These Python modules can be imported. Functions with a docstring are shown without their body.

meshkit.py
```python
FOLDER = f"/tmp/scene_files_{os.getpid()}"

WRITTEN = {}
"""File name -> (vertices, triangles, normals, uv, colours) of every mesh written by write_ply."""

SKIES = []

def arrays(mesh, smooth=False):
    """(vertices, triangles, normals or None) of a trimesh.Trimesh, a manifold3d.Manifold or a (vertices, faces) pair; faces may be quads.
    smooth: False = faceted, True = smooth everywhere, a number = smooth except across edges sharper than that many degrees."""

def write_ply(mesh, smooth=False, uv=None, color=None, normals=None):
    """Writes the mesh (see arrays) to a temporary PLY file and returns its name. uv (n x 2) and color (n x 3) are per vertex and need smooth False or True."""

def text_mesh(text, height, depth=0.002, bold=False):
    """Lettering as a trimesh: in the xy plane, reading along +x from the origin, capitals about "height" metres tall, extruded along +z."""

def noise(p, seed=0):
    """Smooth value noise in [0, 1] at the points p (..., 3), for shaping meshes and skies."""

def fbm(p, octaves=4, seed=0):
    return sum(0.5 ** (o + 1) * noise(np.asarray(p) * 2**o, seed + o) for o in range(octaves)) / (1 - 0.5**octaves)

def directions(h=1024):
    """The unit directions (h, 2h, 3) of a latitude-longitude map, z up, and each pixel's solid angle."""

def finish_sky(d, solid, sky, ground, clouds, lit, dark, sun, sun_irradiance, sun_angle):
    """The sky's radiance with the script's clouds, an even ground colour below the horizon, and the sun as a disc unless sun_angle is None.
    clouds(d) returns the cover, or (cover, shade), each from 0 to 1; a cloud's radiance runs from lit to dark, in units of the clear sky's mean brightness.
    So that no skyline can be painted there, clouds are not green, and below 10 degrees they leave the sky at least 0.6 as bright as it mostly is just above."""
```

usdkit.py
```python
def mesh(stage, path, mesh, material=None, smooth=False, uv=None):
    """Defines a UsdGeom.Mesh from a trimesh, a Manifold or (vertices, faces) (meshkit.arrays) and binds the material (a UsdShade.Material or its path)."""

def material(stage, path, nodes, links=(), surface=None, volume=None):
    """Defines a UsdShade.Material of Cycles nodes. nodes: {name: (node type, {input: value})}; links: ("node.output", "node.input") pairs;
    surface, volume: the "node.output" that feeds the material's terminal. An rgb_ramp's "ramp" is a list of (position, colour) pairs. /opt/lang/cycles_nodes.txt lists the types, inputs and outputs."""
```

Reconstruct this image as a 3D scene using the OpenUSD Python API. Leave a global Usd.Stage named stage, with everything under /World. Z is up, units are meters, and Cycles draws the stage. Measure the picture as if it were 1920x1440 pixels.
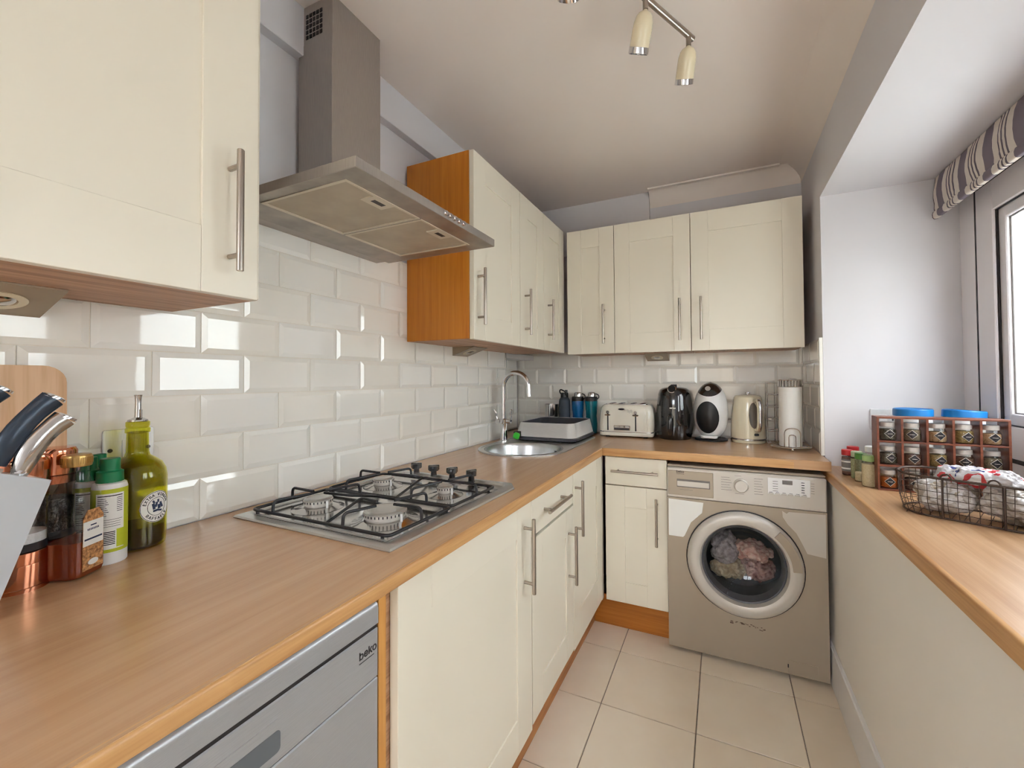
import math, random
import numpy as np, trimesh, shapely
from shapely.geometry import Polygon, box as sbox
import meshkit, usdkit
from pxr import Usd, UsdGeom, UsdLux, UsdShade, Gf, Sdf

random.seed(7); rng = np.random.default_rng(11)
stage = Usd.Stage.CreateInMemory()
UsdGeom.SetStageUpAxis(stage, UsdGeom.Tokens.z); UsdGeom.SetStageMetersPerUnit(stage, 1.0)
UsdGeom.Xform.Define(stage, '/World'); UsdGeom.Scope.Define(stage, '/World/Looks')
PI = math.pi
W = 0.9                                    # height of the worktop; x from the left wall, y into the room

# ---------------------------------------------------------------- camera
YAW, PITCH, ROLL = -0.4315, 0.0195, -0.0063
EYE = np.array([1.1643, 0.0, 0.3407 + W])
def cam_axes():
    f = np.array([math.sin(YAW)*math.cos(PITCH), math.cos(YAW)*math.cos(PITCH), math.sin(PITCH)])
    r = np.array([math.cos(YAW), -math.sin(YAW), 0]); u = np.cross(r, f)
    return r*math.cos(ROLL)+u*math.sin(ROLL), -r*math.sin(ROLL)+u*math.cos(ROLL), f
r_, u_, f_ = cam_axes()
cam = UsdGeom.Camera.Define(stage, '/World/camera')
cam.AddTransformOp().Set(Gf.Matrix4d(*map(float, [*r_, 0, *u_, 0, *(-f_), 0, *EYE, 1])))
FPX = 791.38
cam.CreateHorizontalApertureAttr(36.0); cam.CreateVerticalApertureAttr(27.0)
cam.CreateFocalLengthAttr(FPX/1920*36)
cam.CreateHorizontalApertureOffsetAttr(-28.28/1920*36); cam.CreateVerticalApertureOffsetAttr(-24.33/1920*36)
cam.CreateClippingRangeAttr(Gf.Vec2f(0.02, 100))
cam.CreateExposureAttr(1.24)

# ---------------------------------------------------------------- sky: a bright overcast day
dome = UsdLux.DomeLight.Define(stage, '/World/sky')
dome.CreateIntensityAttr(1.0); dome.CreateColorAttr(Gf.Vec3f(0.95, 0.985, 1.09)); dome.CreateExposureAttr(1.0)

# ---------------------------------------------------------------- helpers
def lin(c):
    c = np.asarray(c, float)/255.0
    return tuple(np.where(c <= .04045, c/12.92, ((c+.055)/1.055)**2.4))
def mat(name, nodes, links=(), surface='p.BSDF'):
    return usdkit.material(stage, '/World/Looks/'+name, nodes, links, surface=surface)
def flat(name, rgb, rough=.5, metal=0., **kw):
    return mat(name, {'p': ('principled_bsdf', dict(base_color=lin(rgb), roughness=rough, metallic=metal, **kw))})
def bumpy(name, rgb, rough, scale, strength, metal=0., stretch=(1,1,1), rgb2=None, dist=.002, **kw):
    n = {'g': ('geometry', {}), 'm': ('mapping', {'scale': stretch}), 'n': ('noise_texture', {'scale': scale, 'detail': 4.}),
         'b': ('bump', {'strength': strength, 'distance': dist}), 'p': ('principled_bsdf', dict(roughness=rough, metallic=metal, **kw)),
         'r': ('rgb_ramp', {'ramp': [(.3, lin(rgb)), (.7, lin(rgb2 or rgb))]})}
    return mat(name, n, [('g.position','m.vector'), ('m.vector','n.vector'), ('n.fac','b.height'), ('b.normal','p.normal'), ('n.fac','r.fac'), ('r.color','p.base_color')])
def pane(name, tint=(1,1,1), rough=0.02, ior=1.45):
    """thin clear glass: lets light straight through and mirrors by Fresnel on its outer side"""
    return mat(name, {'f': ('fresnel', {'IOR': ior}), 'g0': ('geometry', {}), 'nb': ('math', {'math_type': 'subtract', 'value1': 1.}), 'x': ('math', {'math_type': 'multiply'}), 't': ('transparent_bsdf', {'color': tint}), 'g': ('glossy_bsdf', {'color': (1,1,1), 'roughness': rough}), 'm': ('mix_closure', {})},
               [('g0.backfacing','nb.value2'), ('nb.value','x.value1'), ('f.fac','x.value2'), ('x.value','m.fac'), ('t.BSDF','m.closure1'), ('g.BSDF','m.closure2')], surface='m.closure')
def wood(name, a, b, c, along='y', rough=.35, grain=1., stave=.045, length=.7, tone=.25, coat=0.):
    rot = (0, 0, PI/2) if along == 'y' else (0, 0, 0)
    st = {'y': (38, 1.6, 38), 'x': (1.6, 38, 38), 'z': (38, 38, 1.6)}[along]
    n = {'g': ('geometry', {}), 'mb': ('mapping', {'rotation': rot}), 'k': ('brick_texture', {'color1': (.0,.0,.0), 'color2': (1,1,1), 'mortar': (.5,.5,.5), 'mortar_size': 0., 'scale': 1., 'brick_width': length, 'row_height': stave, 'bias': 0., 'offset': .37}),
         'm': ('mapping', {'scale': st}), 'n': ('noise_texture', {'scale': 1.2, 'detail': 5., 'roughness': .62, 'distortion': .4}),
         'm2': ('mapping', {'scale': tuple(s*5 for s in st)}), 'n2': ('noise_texture', {'scale': 1., 'detail': 3.}),
         'r': ('rgb_ramp', {'ramp': [(.28, lin(c)), (.5, lin(a)), (.72, lin(b))]}),
         's': ('math', {'math_type': 'multiply_add', 'value2': tone, 'value3': -tone/2}), 'add': ('math', {'math_type': 'add'}),
         'f2': ('math', {'math_type': 'multiply_add', 'value2': .25*grain, 'value3': -.125*grain}), 'add2': ('math', {'math_type': 'add'}),
         'p': ('principled_bsdf', {'roughness': rough, 'coat_weight': coat, 'coat_roughness': .12})}
    return mat(name, n, [('g.position','mb.vector'), ('mb.vector','k.vector'), ('g.position','m.vector'), ('m.vector','n.vector'), ('g.position','m2.vector'), ('m2.vector','n2.vector'),
        ('k.color','s.value1'), ('s.value','add.value1'), ('n.fac','add.value2'), ('n2.fac','f2.value1'), ('f2.value','add2.value1'), ('add.value','add2.value2'), ('add2.value','r.fac'), ('r.color','p.base_color')])

M = dict(
    paint=bumpy('paint_white', (226,223,225), .75, 60, .08), ceil=bumpy('paint_ceiling', (244,233,224), .8, 50, .06), lowpaint=bumpy('paint_low_wall', (240,233,222), .6, 40, .06),
    upaint=flat('white_gloss_paint', (232,229,226), .35), grout=bumpy('grout', (242,235,222), .9, 300, .2), fgrout=bumpy('floor_grout', (138,124,110), .9, 200, .3, rgb2=(160,146,130)),
    tile=[flat('wall_tile_%d' % i, c, .06, coat_weight=.6, coat_roughness=.015) for i, c in enumerate([(253,249,240), (253,250,243), (252,247,237)])],
    ftile=[bumpy('floor_tile_%d' % i, c, .38, 7, .02, rgb2=d) for i, (c, d) in enumerate([((234,216,192),(239,223,201)), ((230,212,187),(236,219,197)), ((237,220,197),(241,227,206))])],
    cream=flat('cream_door', (239,231,213), .32), creamw=flat('cream_white_gloss', (240,234,219), .16, coat_weight=.5), creamg=flat('cream_gloss', (236,226,198), .16, coat_weight=.5),
    wtop=wood('worktop_wood_y', (203,160,118), (210,169,128), (194,149,107), 'y', .27, .3, .11, 1.9, .12, coat=.25), wtopx=wood('worktop_wood_x', (203,160,118), (210,169,128), (194,149,107), 'x', .27, .3, .11, 1.9, .12, coat=.25),
    wedge=wood('worktop_edge_y', (206,156,100), (222,174,118), (178,124,72), 'y', .35, 1., .5, 9., 0.), wedgex=wood('worktop_edge_x', (206,156,100), (222,174,118), (178,124,72), 'x', .35, 1., .5, 9., 0.),
    ledge=wood('ledge_wood', (200,158,116), (212,174,134), (186,142,100), 'y', .35, .4, .1, 1.5, .16, coat=.1),
    oak=wood('oak_panel', (208,128,36), (216,140,46), (194,110,26), 'z', .4, .8, .6, 9., 0.), oakx=wood('oak_plinth', (184,112,40), (196,126,52), (164,94,30), 'x', .4, .8, .6, 9., 0.), oaky=wood('oak_plinth_y', (184,118,58), (196,134,74), (160,98,44), 'y', .4, .8, .6, 9., 0.),
    oakl=wood('oak_filler', (214,152,78), (226,168,96), (190,126,58), 'z', .4, .8, .6, 9., 0.), under=wood('carcass_underside', (196,152,116), (214,174,140), (160,118,84), 'y', .5, 1.6, .3, 2., .1),
    board=wood('chopping_board', (216,172,128), (230,190,150), (188,138,96), 'z', .5, .9, .07, .9, .3),
    rackwood=wood('rack_wood', (120,66,46), (140,82,58), (92,48,34), 'x', .4, .8, .3, 3., 0.),
    steel=bumpy('brushed_steel', (200,198,194), .33, 40, .03, .85, (1,60,1), (216,214,210)), hood=bumpy('hood_steel', (168,160,152), .42, 30, .03, .75, (60,60,1), (182,174,166)), hoodu=bumpy('hood_underside', (150,142,132), .4, 14, .08, .85, (1,1,1), (178,170,158)),
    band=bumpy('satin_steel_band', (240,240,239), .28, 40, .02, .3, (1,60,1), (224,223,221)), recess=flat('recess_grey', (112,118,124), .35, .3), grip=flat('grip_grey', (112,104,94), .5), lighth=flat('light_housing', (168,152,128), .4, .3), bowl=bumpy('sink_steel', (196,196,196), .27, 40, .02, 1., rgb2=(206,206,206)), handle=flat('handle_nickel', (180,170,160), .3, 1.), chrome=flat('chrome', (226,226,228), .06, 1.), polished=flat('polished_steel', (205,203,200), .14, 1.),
    mesh_f=bumpy('grease_filter', (186,172,150), .55, 14, .12, .35, (1,1,1), (200,188,166)), filt=flat('filter_frame', (216,206,186), .45, .2),
    silver=flat('silver_paint', (170,157,140), .4, .4), silverl=flat('silver_light', (204,197,188), .38, .25), dwsteel=bumpy('dishwasher_steel', (172,173,175), .33, 30, .012, .35, (60,1,60), (182,183,185)), gasket=flat('dark_gasket', (38,34,36), .5),
    black=flat('black_plastic', (26,26,28), .35), gloss=flat('black_gloss', (16,17,20), .08, coat_weight=1.), iron=flat('black_enamel', (30,30,34), .3), dgrey=flat('dark_grey', (66,68,74), .4), slate=flat('slate_bottle', (72,80,90), .5),
    white=flat('white_plastic', (236,234,232), .35), upvc=flat('upvc', (238,232,232), .28), paper=flat('paper_white', (240,238,232), .9), copper=flat('copper', (222,150,118), .12, 1.), copperd=flat('copper_dark', (196,122,92), .2, 1.),
    capa=flat('cap_pale', (186,194,158), .4), capb=flat('cap_leaf', (84,140,60), .4), capc=flat('cap_light_green', (154,182,116), .35), green=flat('green_cap', (10,122,74), .35), lime=flat('lime_label', (188,196,40), .5), brightgreen=flat('bright_green', (70,214,70), .4), red=flat('red_cap', (190,40,44), .4), bluelid=flat('blue_lid', (28,124,196), .35), gold=flat('gold_cap', (196,158,96), .3, .8), navy=flat('navy_print', (34,48,84), .6), ink=flat('dark_ink', (44,40,44), .6), rust=flat('rusty_mark', (96,78,66), .8), greyprint=flat('grey_print', (122,116,112), .6),
    glass=pane('clear_glass', (.975,.98,.975)), jarg=pane('jar_glass', (.9,.89,.86)), winpane=pane('window_glass', (.96,.98,.97)), plast=pane('clear_film', (.9,.9,.92), .12, 1.6),
    olive=pane('olive_glass', (.78,.75,.16), .03, 1.5),
    oil=flat('dark_oil', (36,32,8), .1), olivein=flat('olive_inner', (112,104,10), .6), honeyliq=mat('honey_liquid', {'p': ('principled_bsdf', {'base_color': lin((150,62,26)), 'roughness': .12, 'transmission_weight': .35, 'ior': 1.35})}),
    blueb=mat('blue_bottle', {'p': ('principled_bsdf', {'base_color': lin((20,132,205)), 'roughness': .06, 'transmission_weight': .55})}), tealb=mat('teal_bottle', {'p': ('principled_bsdf', {'base_color': lin((20,152,172)), 'roughness': .06, 'transmission_weight': .55})}),
    pepper=bumpy('peppercorns', (34,30,32), .7, 260, 1., rgb2=(104,96,92), dist=.004), salt=bumpy('salt', (226,222,222), .7, 300, .6), nuts=bumpy('nut_print', (104,54,24), .5, 190, 0., rgb2=(236,176,116)),
    kblock=flat('knife_block_grey', (196,200,204), .35), khandle=flat('knife_handle_blue', (58,70,84), .22, .3),
    wire=flat('dark_wire', (84,72,66), .45, .8), chromew=flat('chrome_wire', (200,196,192), .15, 1.), gwall=bumpy('garden_wall', (150,136,120), .9, 6, .2, rgb2=(166,152,134)), rendr=bumpy('pale_render', (226,229,224), .9, 6, .2, rgb2=(234,236,232)), jugg=pane('jug_glass', (.99,.992,.99), .02, 1.25), coil=bumpy('concrete', (204,205,200), .9, 6, .2, rgb2=(222,224,218)),
    herb=[bumpy('herb_%d' % i, a, .9, 220, 1., rgb2=b, dist=.003) for i, (a, b) in enumerate([((92,84,66),(140,130,104)), ((150,118,84),(196,164,124)), ((110,92,52),(170,146,88)), ((84,62,50),(128,98,80)), ((70,66,56),(112,106,90)), ((168,84,30),(190,104,40))])],
    spice_g=bumpy('garlic_powder', (206,190,150), .9, 200, .3, rgb2=(226,212,176)), spice_b=bumpy('brown_spice', (96,62,50), .9, 200, .3, rgb2=(130,90,74)), spice_h=bumpy('dried_herb', (120,128,84), .9, 260, .8, rgb2=(176,180,140)),
    spotcream=flat('spot_cream', (232,218,186), .25, coat_weight=.4), bulb=flat('bulb_glass', (210,205,196), .15),
)
_z = {'n': ('noise_texture', {'scale': 24., 'detail': 3.}), 'g': ('geometry', {})}
M['cloth'] = [bumpy('laundry_%d' % i, a, .9, 60, .3, rgb2=b) for i, (a, b) in enumerate([((120,108,112),(168,158,160)), ((176,120,112),(206,176,164)), ((150,128,104),(186,170,146)), ((110,66,66),(176,140,136))])]
def bag_mat(name, cols):
    return mat(name, {'g': ('geometry', {}), 'm': ('mapping', {'scale': (1.,1.,1.), 'rotation': (.5,.3,.8)}), 'n': ('noise_texture', {'scale': 17., 'detail': 1.5, 'distortion': .8}), 'r': ('rgb_ramp', {'ramp': cols, 'interpolate': False}), 'p': ('principled_bsdf', {'roughness': .22, 'specular_ior_level': .8})},
               [('g.position','m.vector'), ('m.vector','n.vector'), ('n.fac','r.fac'), ('r.color','p.base_color')])
M['bag1'] = bag_mat('bread_bag_red', [(0, lin((60,66,120))), (.37, lin((206,202,204))), (.56, lin((196,58,66))), (.65, lin((212,208,208)))])
M['bag2'] = bag_mat('bread_bag_clear', [(0, lin((128,116,104))), (.38, lin((172,162,152))), (.5, lin((204,198,194))), (.62, lin((158,144,126)))])
M['loaf'] = bumpy('bread', (196,150,104), .85, 40, .5, rgb2=(224,190,150))

def numbered(path):
    if not stage.GetPrimAtPath(path): return path
    i = 1
    while stage.GetPrimAtPath('%s_%03d' % (path, i)): i += 1
    return '%s_%03d' % (path, i)
def meta(p, label=None, cat=None, group=None, kind=None):
    for k, v in (('label', label), ('category', cat), ('group', group), ('kind', kind)):
        if v: p.SetCustomDataByKey(k, v)
    return p
OFF = {}
def obj(name, mesh, material, parent=None, smooth=False, label=None, kind=None, world=False):
    path = numbered((parent.GetPath().pathString if parent else '/World')+'/'+name)
    if isinstance(mesh, (list, tuple)): mesh = cat(*mesh)
    if world and parent:
        p = parent
        while p.GetPath().pathString not in OFF: p = p.GetParent()
        mesh = mesh.copy(); mesh.apply_translation(-OFF[p.GetPath().pathString])
    pr = usdkit.mesh(stage, path, mesh, material, smooth=smooth).GetPrim()
    return meta(pr, label=label, kind=kind)
def thing(name, label, category, loc=(0,0,0), rz=0., group=None):
    path = numbered('/World/'+name); x = UsdGeom.Xform.Define(stage, path)
    x.AddTranslateOp().Set(Gf.Vec3d(*map(float, loc))); x.AddRotateZOp().Set(math.degrees(rz))
    OFF[path] = np.array(loc, float)
    return meta(x.GetPrim(), label, category, group)
def dup(root, loc, rz=0., label=None, group=None):
    was = root.GetCustomData(); n = root.GetName()
    base = n.rsplit('_', 1)[0] if n[-3:].isdigit() else n
    r = thing(base, label or was['label'], was['category'], loc, rz, group or was.get('group'))
    r.GetReferences().AddInternalReference(root.GetPath()); r.SetInstanceable(True)
    return r
def struct(name, mesh, material, label=None, smooth=False):
    p = obj(name, mesh, material, smooth=smooth); OFF[p.GetPath().pathString] = np.zeros(3)
    return meta(p, label=label, kind='structure')

def cat(*ms): return trimesh.util.concatenate([m for m in ms if m is not None])
def tri(v, f): return trimesh.Trimesh(np.asarray(v, float), np.asarray(f, int), process=False)
def box(x0, x1, y0, y1, z0, z1, b=0.):
    (x0, x1), (y0, y1), (z0, z1) = sorted((x0, x1)), sorted((y0, y1)), sorted((z0, z1))
    if b <= 0:
        m = trimesh.creation.box([x1-x0, y1-y0, z1-z0]); m.apply_translation([(x0+x1)/2, (y0+y1)/2, (z0+z1)/2]); return m
    b = min(b, (x1-x0)/2.2, (y1-y0)/2.2, (z1-z0)/2.2); P = []
    for sx in (0, 1):
        for sy in (0, 1):
            for sz in (0, 1):
                c = np.array([(x0, x1)[sx], (y0, y1)[sy], (z0, z1)[sz]]); i = np.array([b*(1-2*sx), b*(1-2*sy), b*(1-2*sz)])
                for k in range(3):
                    q = c+i; q[k] = c[k]; P.append(q)
    return trimesh.convex.convex_hull(np.array(P))
def loft(rings, cap=(True, True)):
    rings = [np.asarray(r, float) for r in rings]; n = len(rings[0]); V = list(np.vstack(rings)); F = []
    for i in range(len(rings)-1):
        for j in range(n):
            a, b, c, d = i*n+j, i*n+(j+1) % n, (i+1)*n+(j+1) % n, (i+1)*n+j
            F += [(a, b, c), (a, c, d)]
    if cap[0]:
        V.append(rings[0].mean(0)); k = len(V)-1; F += [(k, (j+1) % n, j) for j in range(n)]
    if cap[1]:
        V.append(rings[-1].mean(0)); k = len(V)-1; o = (len(rings)-1)*n; F += [(k, o+j, o+(j+1) % n) for j in range(n)]
    return tri(V, F)
def lathe(prof, n=28, c=(0,0,0), cap=(True, True)):
    a = np.linspace(0, 2*PI, n, endpoint=False)
    return loft([np.stack([c[0]+r*np.cos(a), c[1]+r*np.sin(a), np.full(n, c[2]+z)], 1) for r, z in prof], cap)
def rr(w, d, r, n=4, c=(0,0), z=0.):
    r = min(r, w/2-1e-5, d/2-1e-5); P = []
    for cx, cy, a0 in ((1,1,0), (-1,1,PI/2), (-1,-1,PI), (1,-1,1.5*PI)):
        for k in range(n+1):
            a = a0+k*PI/2/n; P.append((c[0]+cx*(w/2-r)+r*math.cos(a), c[1]+cy*(d/2-r)+r*math.sin(a), z))
    return np.array(P)
def rbox(w, d, h, r, e, n=4, c=(0,0,0)):
    """rounded box standing on c: corner radius r, edge radius e"""
    ks = [(1-math.cos(t), 1-math.sin(t)) for t in np.linspace(0, PI/2, 4)]
    lv = [(e*(1-math.sin(t)), e*(1-math.cos(t))) for t in np.linspace(0, PI/2, 4)]
    R = [rr(w-2*i, d-2*i, max(r-i, .0005), n, c[:2], c[2]+z) for i, z in lv]+[rr(w-2*i, d-2*i, max(r-i, .0005), n, c[:2], c[2]+h-z) for i, z in reversed(lv)]
    return loft(R)
def tube(P, r, n=8, closed=False, cap=True):
    P = np.asarray(P, float); N = len(P); R = []
    T = np.array([(P[(i+1) % N]-P[i-1]) if closed else P[min(i+1, N-1)]-P[max(i-1, 0)] for i in range(N)]); T /= np.linalg.norm(T, axis=1)[:, None]
    u = np.cross(T[0], [0,0,1.]);
    if np.linalg.norm(u) < 1e-3: u = np.cross(T[0], [1.,0,0])
    a = np.linspace(0, 2*PI, n, endpoint=False); rr_ = np.broadcast_to(r, N)
    for i in range(N):
        u = u-T[i]*np.dot(u, T[i]); u /= np.linalg.norm(u); v = np.cross(T[i], u)
        R.append(P[i]+rr_[i]*(np.cos(a)[:, None]*u+np.sin(a)[:, None]*v))
    if closed: R.append(R[0])
    return loft(R, (cap and not closed,)*2)
def rod(a, b, r, n=10): return tube([a, b], r, n)
def bend(pts, r, k=5):
    """round the corners of a polyline"""
    P = [np.asarray(p, float) for p in pts]; out = [P[0]]
    for i in range(1, len(P)-1):
        a, b = P[i-1]-P[i], P[i+1]-P[i]; la, lb = np.linalg.norm(a), np.linalg.norm(b); d = min(r, la*.45, lb*.45)
        p0, p2 = P[i]+a/la*d, P[i]+b/lb*d
        out += [(1-t)**2*p0+2*t*(1-t)*P[i]+t*t*p2 for t in np.linspace(0, 1, k)]
    return out+[P[-1]]
def extr(poly, h): return trimesh.creation.extrude_polygon(poly, h, engine='earcut')
def place(m, o, u, v, w):
    m = m.copy(); u, v, w = (np.asarray(q, float) for q in (u, v, w))
    m.vertices = np.asarray(o, float)+m.vertices[:, :1]*u+m.vertices[:, 1:2]*v+m.vertices[:, 2:3]*w
    if np.dot(np.cross(u, v), w) < 0: m.faces = m.faces[:, ::-1]
    return m
def move(m, x=0, y=0, z=0): m = m.copy(); m.apply_translation([x, y, z]); return m
def turn(m, ang, ax=(0,0,1), pt=(0,0,0)): m = m.copy(); m.apply_transform(trimesh.transformations.rotation_matrix(ang, ax, pt)); return m
def text(s, h, d=.0006, bold=False, centre=False):
    m = meshkit.text_mesh(s, h, d, bold)
    if centre: m.apply_translation([-(m.bounds[0][0]+m.bounds[1][0])/2, 0, 0])
    return m
def wrap(m, R):
    """bend a flat mesh (x along, y up, z out) round a vertical cylinder; x=0 faces -y"""
    m = m.copy(); v = m.vertices; a = v[:, 0]/R-PI/2; q = R+v[:, 2]
    m.vertices = np.stack([q*np.cos(a), q*np.sin(a), v[:, 1]], 1); return m
def noisy(m, amp, scale, seed=0):
    m = m.copy(); n = m.vertex_normals; m.vertices = m.vertices+n*((meshkit.fbm(m.vertices*scale+seed*7.3)[:, None])*amp); return m

def crumple(m, amp, scale, seed=0):
    """noisy() with sharp creases"""
    m = m.copy(); q = np.abs(meshkit.fbm(m.vertices*scale+seed*5.1)); q = np.clip((q-q.mean())/q.std(), -1.6, 1.6); m.vertices = m.vertices-m.vertex_normals*q[:, None]*amp; return m

# ---------------------------------------------------------------- the room
YB, XR, YR, ZC = 2.645, 1.567, 2.205, 1.478+W
floor = struct('floor', box(-.3, 1.72, -1.8, 2.85, -.1, -.004), M['fgrout'], 'floor of cream square tiles with brown-grey grout')
def bevel_tile(w, h, t=.009, b=.014, e=.0055, g=.0011):
    o = [(g, g), (w-g, g), (w-g, h-g), (g, h-g)]; i = [(b, b), (w-b, b), (w-b, h-b), (b, h-b)] if w > 2.6*b else [(w*.4, b), (w*.6, b), (w*.6, h-b), (w*.4, h-b)]
    V = [(x, y, 0) for x, y in o]+[(x, y, e) for x, y in o]+[(x, y, t) for x, y in i]; F = []
    for l in (0, 4):
        for j in range(4):
            a, b_, c, d = l+j, l+(j+1) % 4, l+4+(j+1) % 4, l+4+j; F += [(a, b_, c), (a, c, d)]
    return tri(V, F+[(8, 9, 10), (8, 10, 11)])
P_ = .338; gx0, gy0 = .728, 1.605
for ix in range(-1, 3):
    for iy in range(-9, 3):
        x0, x1, y0, y1 = gx0+ix*P_, gx0+(ix+1)*P_, gy0+iy*P_, gy0+(iy+1)*P_
        x0, x1, y1 = max(x0, .5), min(x1, 1.56), min(y1, 2.62)
        if y0 < -1.5: continue
        obj('floor_tile', box(x0+.002, x1-.002, y0+.002, y1-.002, -.01, rng.uniform(-.0003, 0), .0012), M['ftile'][rng.integers(3)], floor)
# left wall, with the shallow niche behind the sink corner
wl = struct('wall_left', [box(-.25, -.0125, -1.8, 2.237, -.02, ZC), box(-.4, -.138, 2.2, 2.9, -.02, ZC)], M['paint'], 'left wall, white above the cream bevelled metro tiles')
obj('grout', [box(-.0124, -.0048, -.3, 2.234, W, W+.8192), box(-.1375, -.130, 2.238, 2.64, W, W+.52)], M['grout'], wl)
TH, TW = .1024, .202
def tile_face(parent, y0s, lo, hi, rows, o, u, n_, z0=W):
    for k in range(rows):
        s = y0s[k % 2]; i0 = math.floor((lo-s)/TW)
        for i in range(i0, i0+60):
            a, b = max(s+i*TW, lo), min(s+(i+1)*TW, hi)
            if a >= hi: break
            if b-a < .012: continue
            m = bevel_tile(b-a, TH)
            t = rng.normal(0, .0016, 2); m.vertices[:, 2] += (m.vertices[:, 0]-(b-a)/2)*t[0]+(m.vertices[:, 1]-TH/2)*t[1]
            obj('tile', place(m, np.asarray(o, float)+np.asarray(u)*a+np.array([0, 0, z0+k*TH-o[2]]), u, (0,0,1), n_), M['tile'][rng.integers(3)], parent)
# rows from the worktop: offsets per photo (row 3 starts on set 1, row 4 on set 0)
tile_face(wl, (.4072-.202*5, .3086-.202*5), -.1, 2.236, 8, (-.009, 0, W), (0,1,0), (1,0,0))
tile_face(wl, (2.28, 2.38), 2.239, 2.640, 5, (-.133, 0, W), (0,1,0), (1,0,0))
wb = struct('wall_back', box(-.4, 1.9, YB+.01, 2.9, -.02, ZC), M['paint'], 'back wall, white above a tiled splashback')
obj('grout', box(-.13, 1.566, YB+.0048, YB+.0099, W, W+.518), M['grout'], wb)
tile_face(wb, (-.0757-.202*3, .0258-.202*3), -.124, 1.562, 5, (0, YB+.009, W), (1,0,0), (0,-1,0))
# right wall: low wall, pier, lintel round the deep window recess
_side = [sbox(-1.8, -.02, YB+.25, ZC).difference(sbox(.12, W-.082, YR, W+1.132))][0]
wr = struct('wall_right', [place(extr(_side, .733), (XR, 0, 0), (0,1,0), (0,0,1), (1,0,0))], M['paint'], 'right wall with a deep window recess above a low wall')
obj('grout', box(1.561, 1.5669, YR+.008, YB, W, W+.512), M['grout'], wr)
tile_face(wr, (YB-.202*3, YB-.101-.202*3), YR+.012, YB, 5, (1.564, 0, W), (0,1,0), (-1,0,0))
obj('edge_trim', box(1.553, 1.5669, YR, YR+.012, W, W+.515, .002), M['tile'][0], wr, label='cream plastic tile edge trim')
obj('low_wall_face', box(1.562, 1.5672, -1.8, YR-.0, 0, W-.08), M['lowpaint'], wr)
struct('wall_front', [box(-.4, .25, -2., -1.8, -.02, ZC), box(1.45, 2.3, -2., -1.8, -.02, ZC), box(.25, 1.45, -2., -1.8, 2.1, ZC)], M['paint'], 'wall behind the camera round the added glazed garden door')
struct('ceiling', box(-.4, 2.3, -2., 2.9, ZC, ZC+.15), M['ceil'], 'plain white ceiling')
struct('baseboard_right', box(1.549, 1.5675, -1.8, 2.62, 0, .155, .004), M['upaint'], 'tall white baseboard under the low wall')
struct('trim_1', box(-.02, .022, -1.8, 2.3, W+1.33, ZC+.01, .002), M['paint'], 'shallow white beam along the top of the left wall')
def cove(R=.1, n=8): return [(R-R*math.sin(t), R-R*math.cos(t)) for t in np.linspace(0, PI/2, n)]
def cove_strip(p0, p1, out):
    R = [];
    prof = [(0, 0)]+cove()
    for p in (p0, p1): R.append([np.asarray(p)+np.asarray(out)*a+np.array([0,0,-b]) for a, b in prof])
    return loft(R)
struct('trim_2', cove_strip((XR+.001, -1.8, ZC+.001), (XR+.001, YB+.02, ZC+.001), (-1.12,0,0)), M['ceil'], 'rounded coving where the ceiling meets the right wall', smooth=40)
struct('trim_3', [box(-.139, .779, YB-.012, YB+.0105, W+1.15, ZC+.005)], M['paint'], 'white boxing above the back cabinets')
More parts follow.
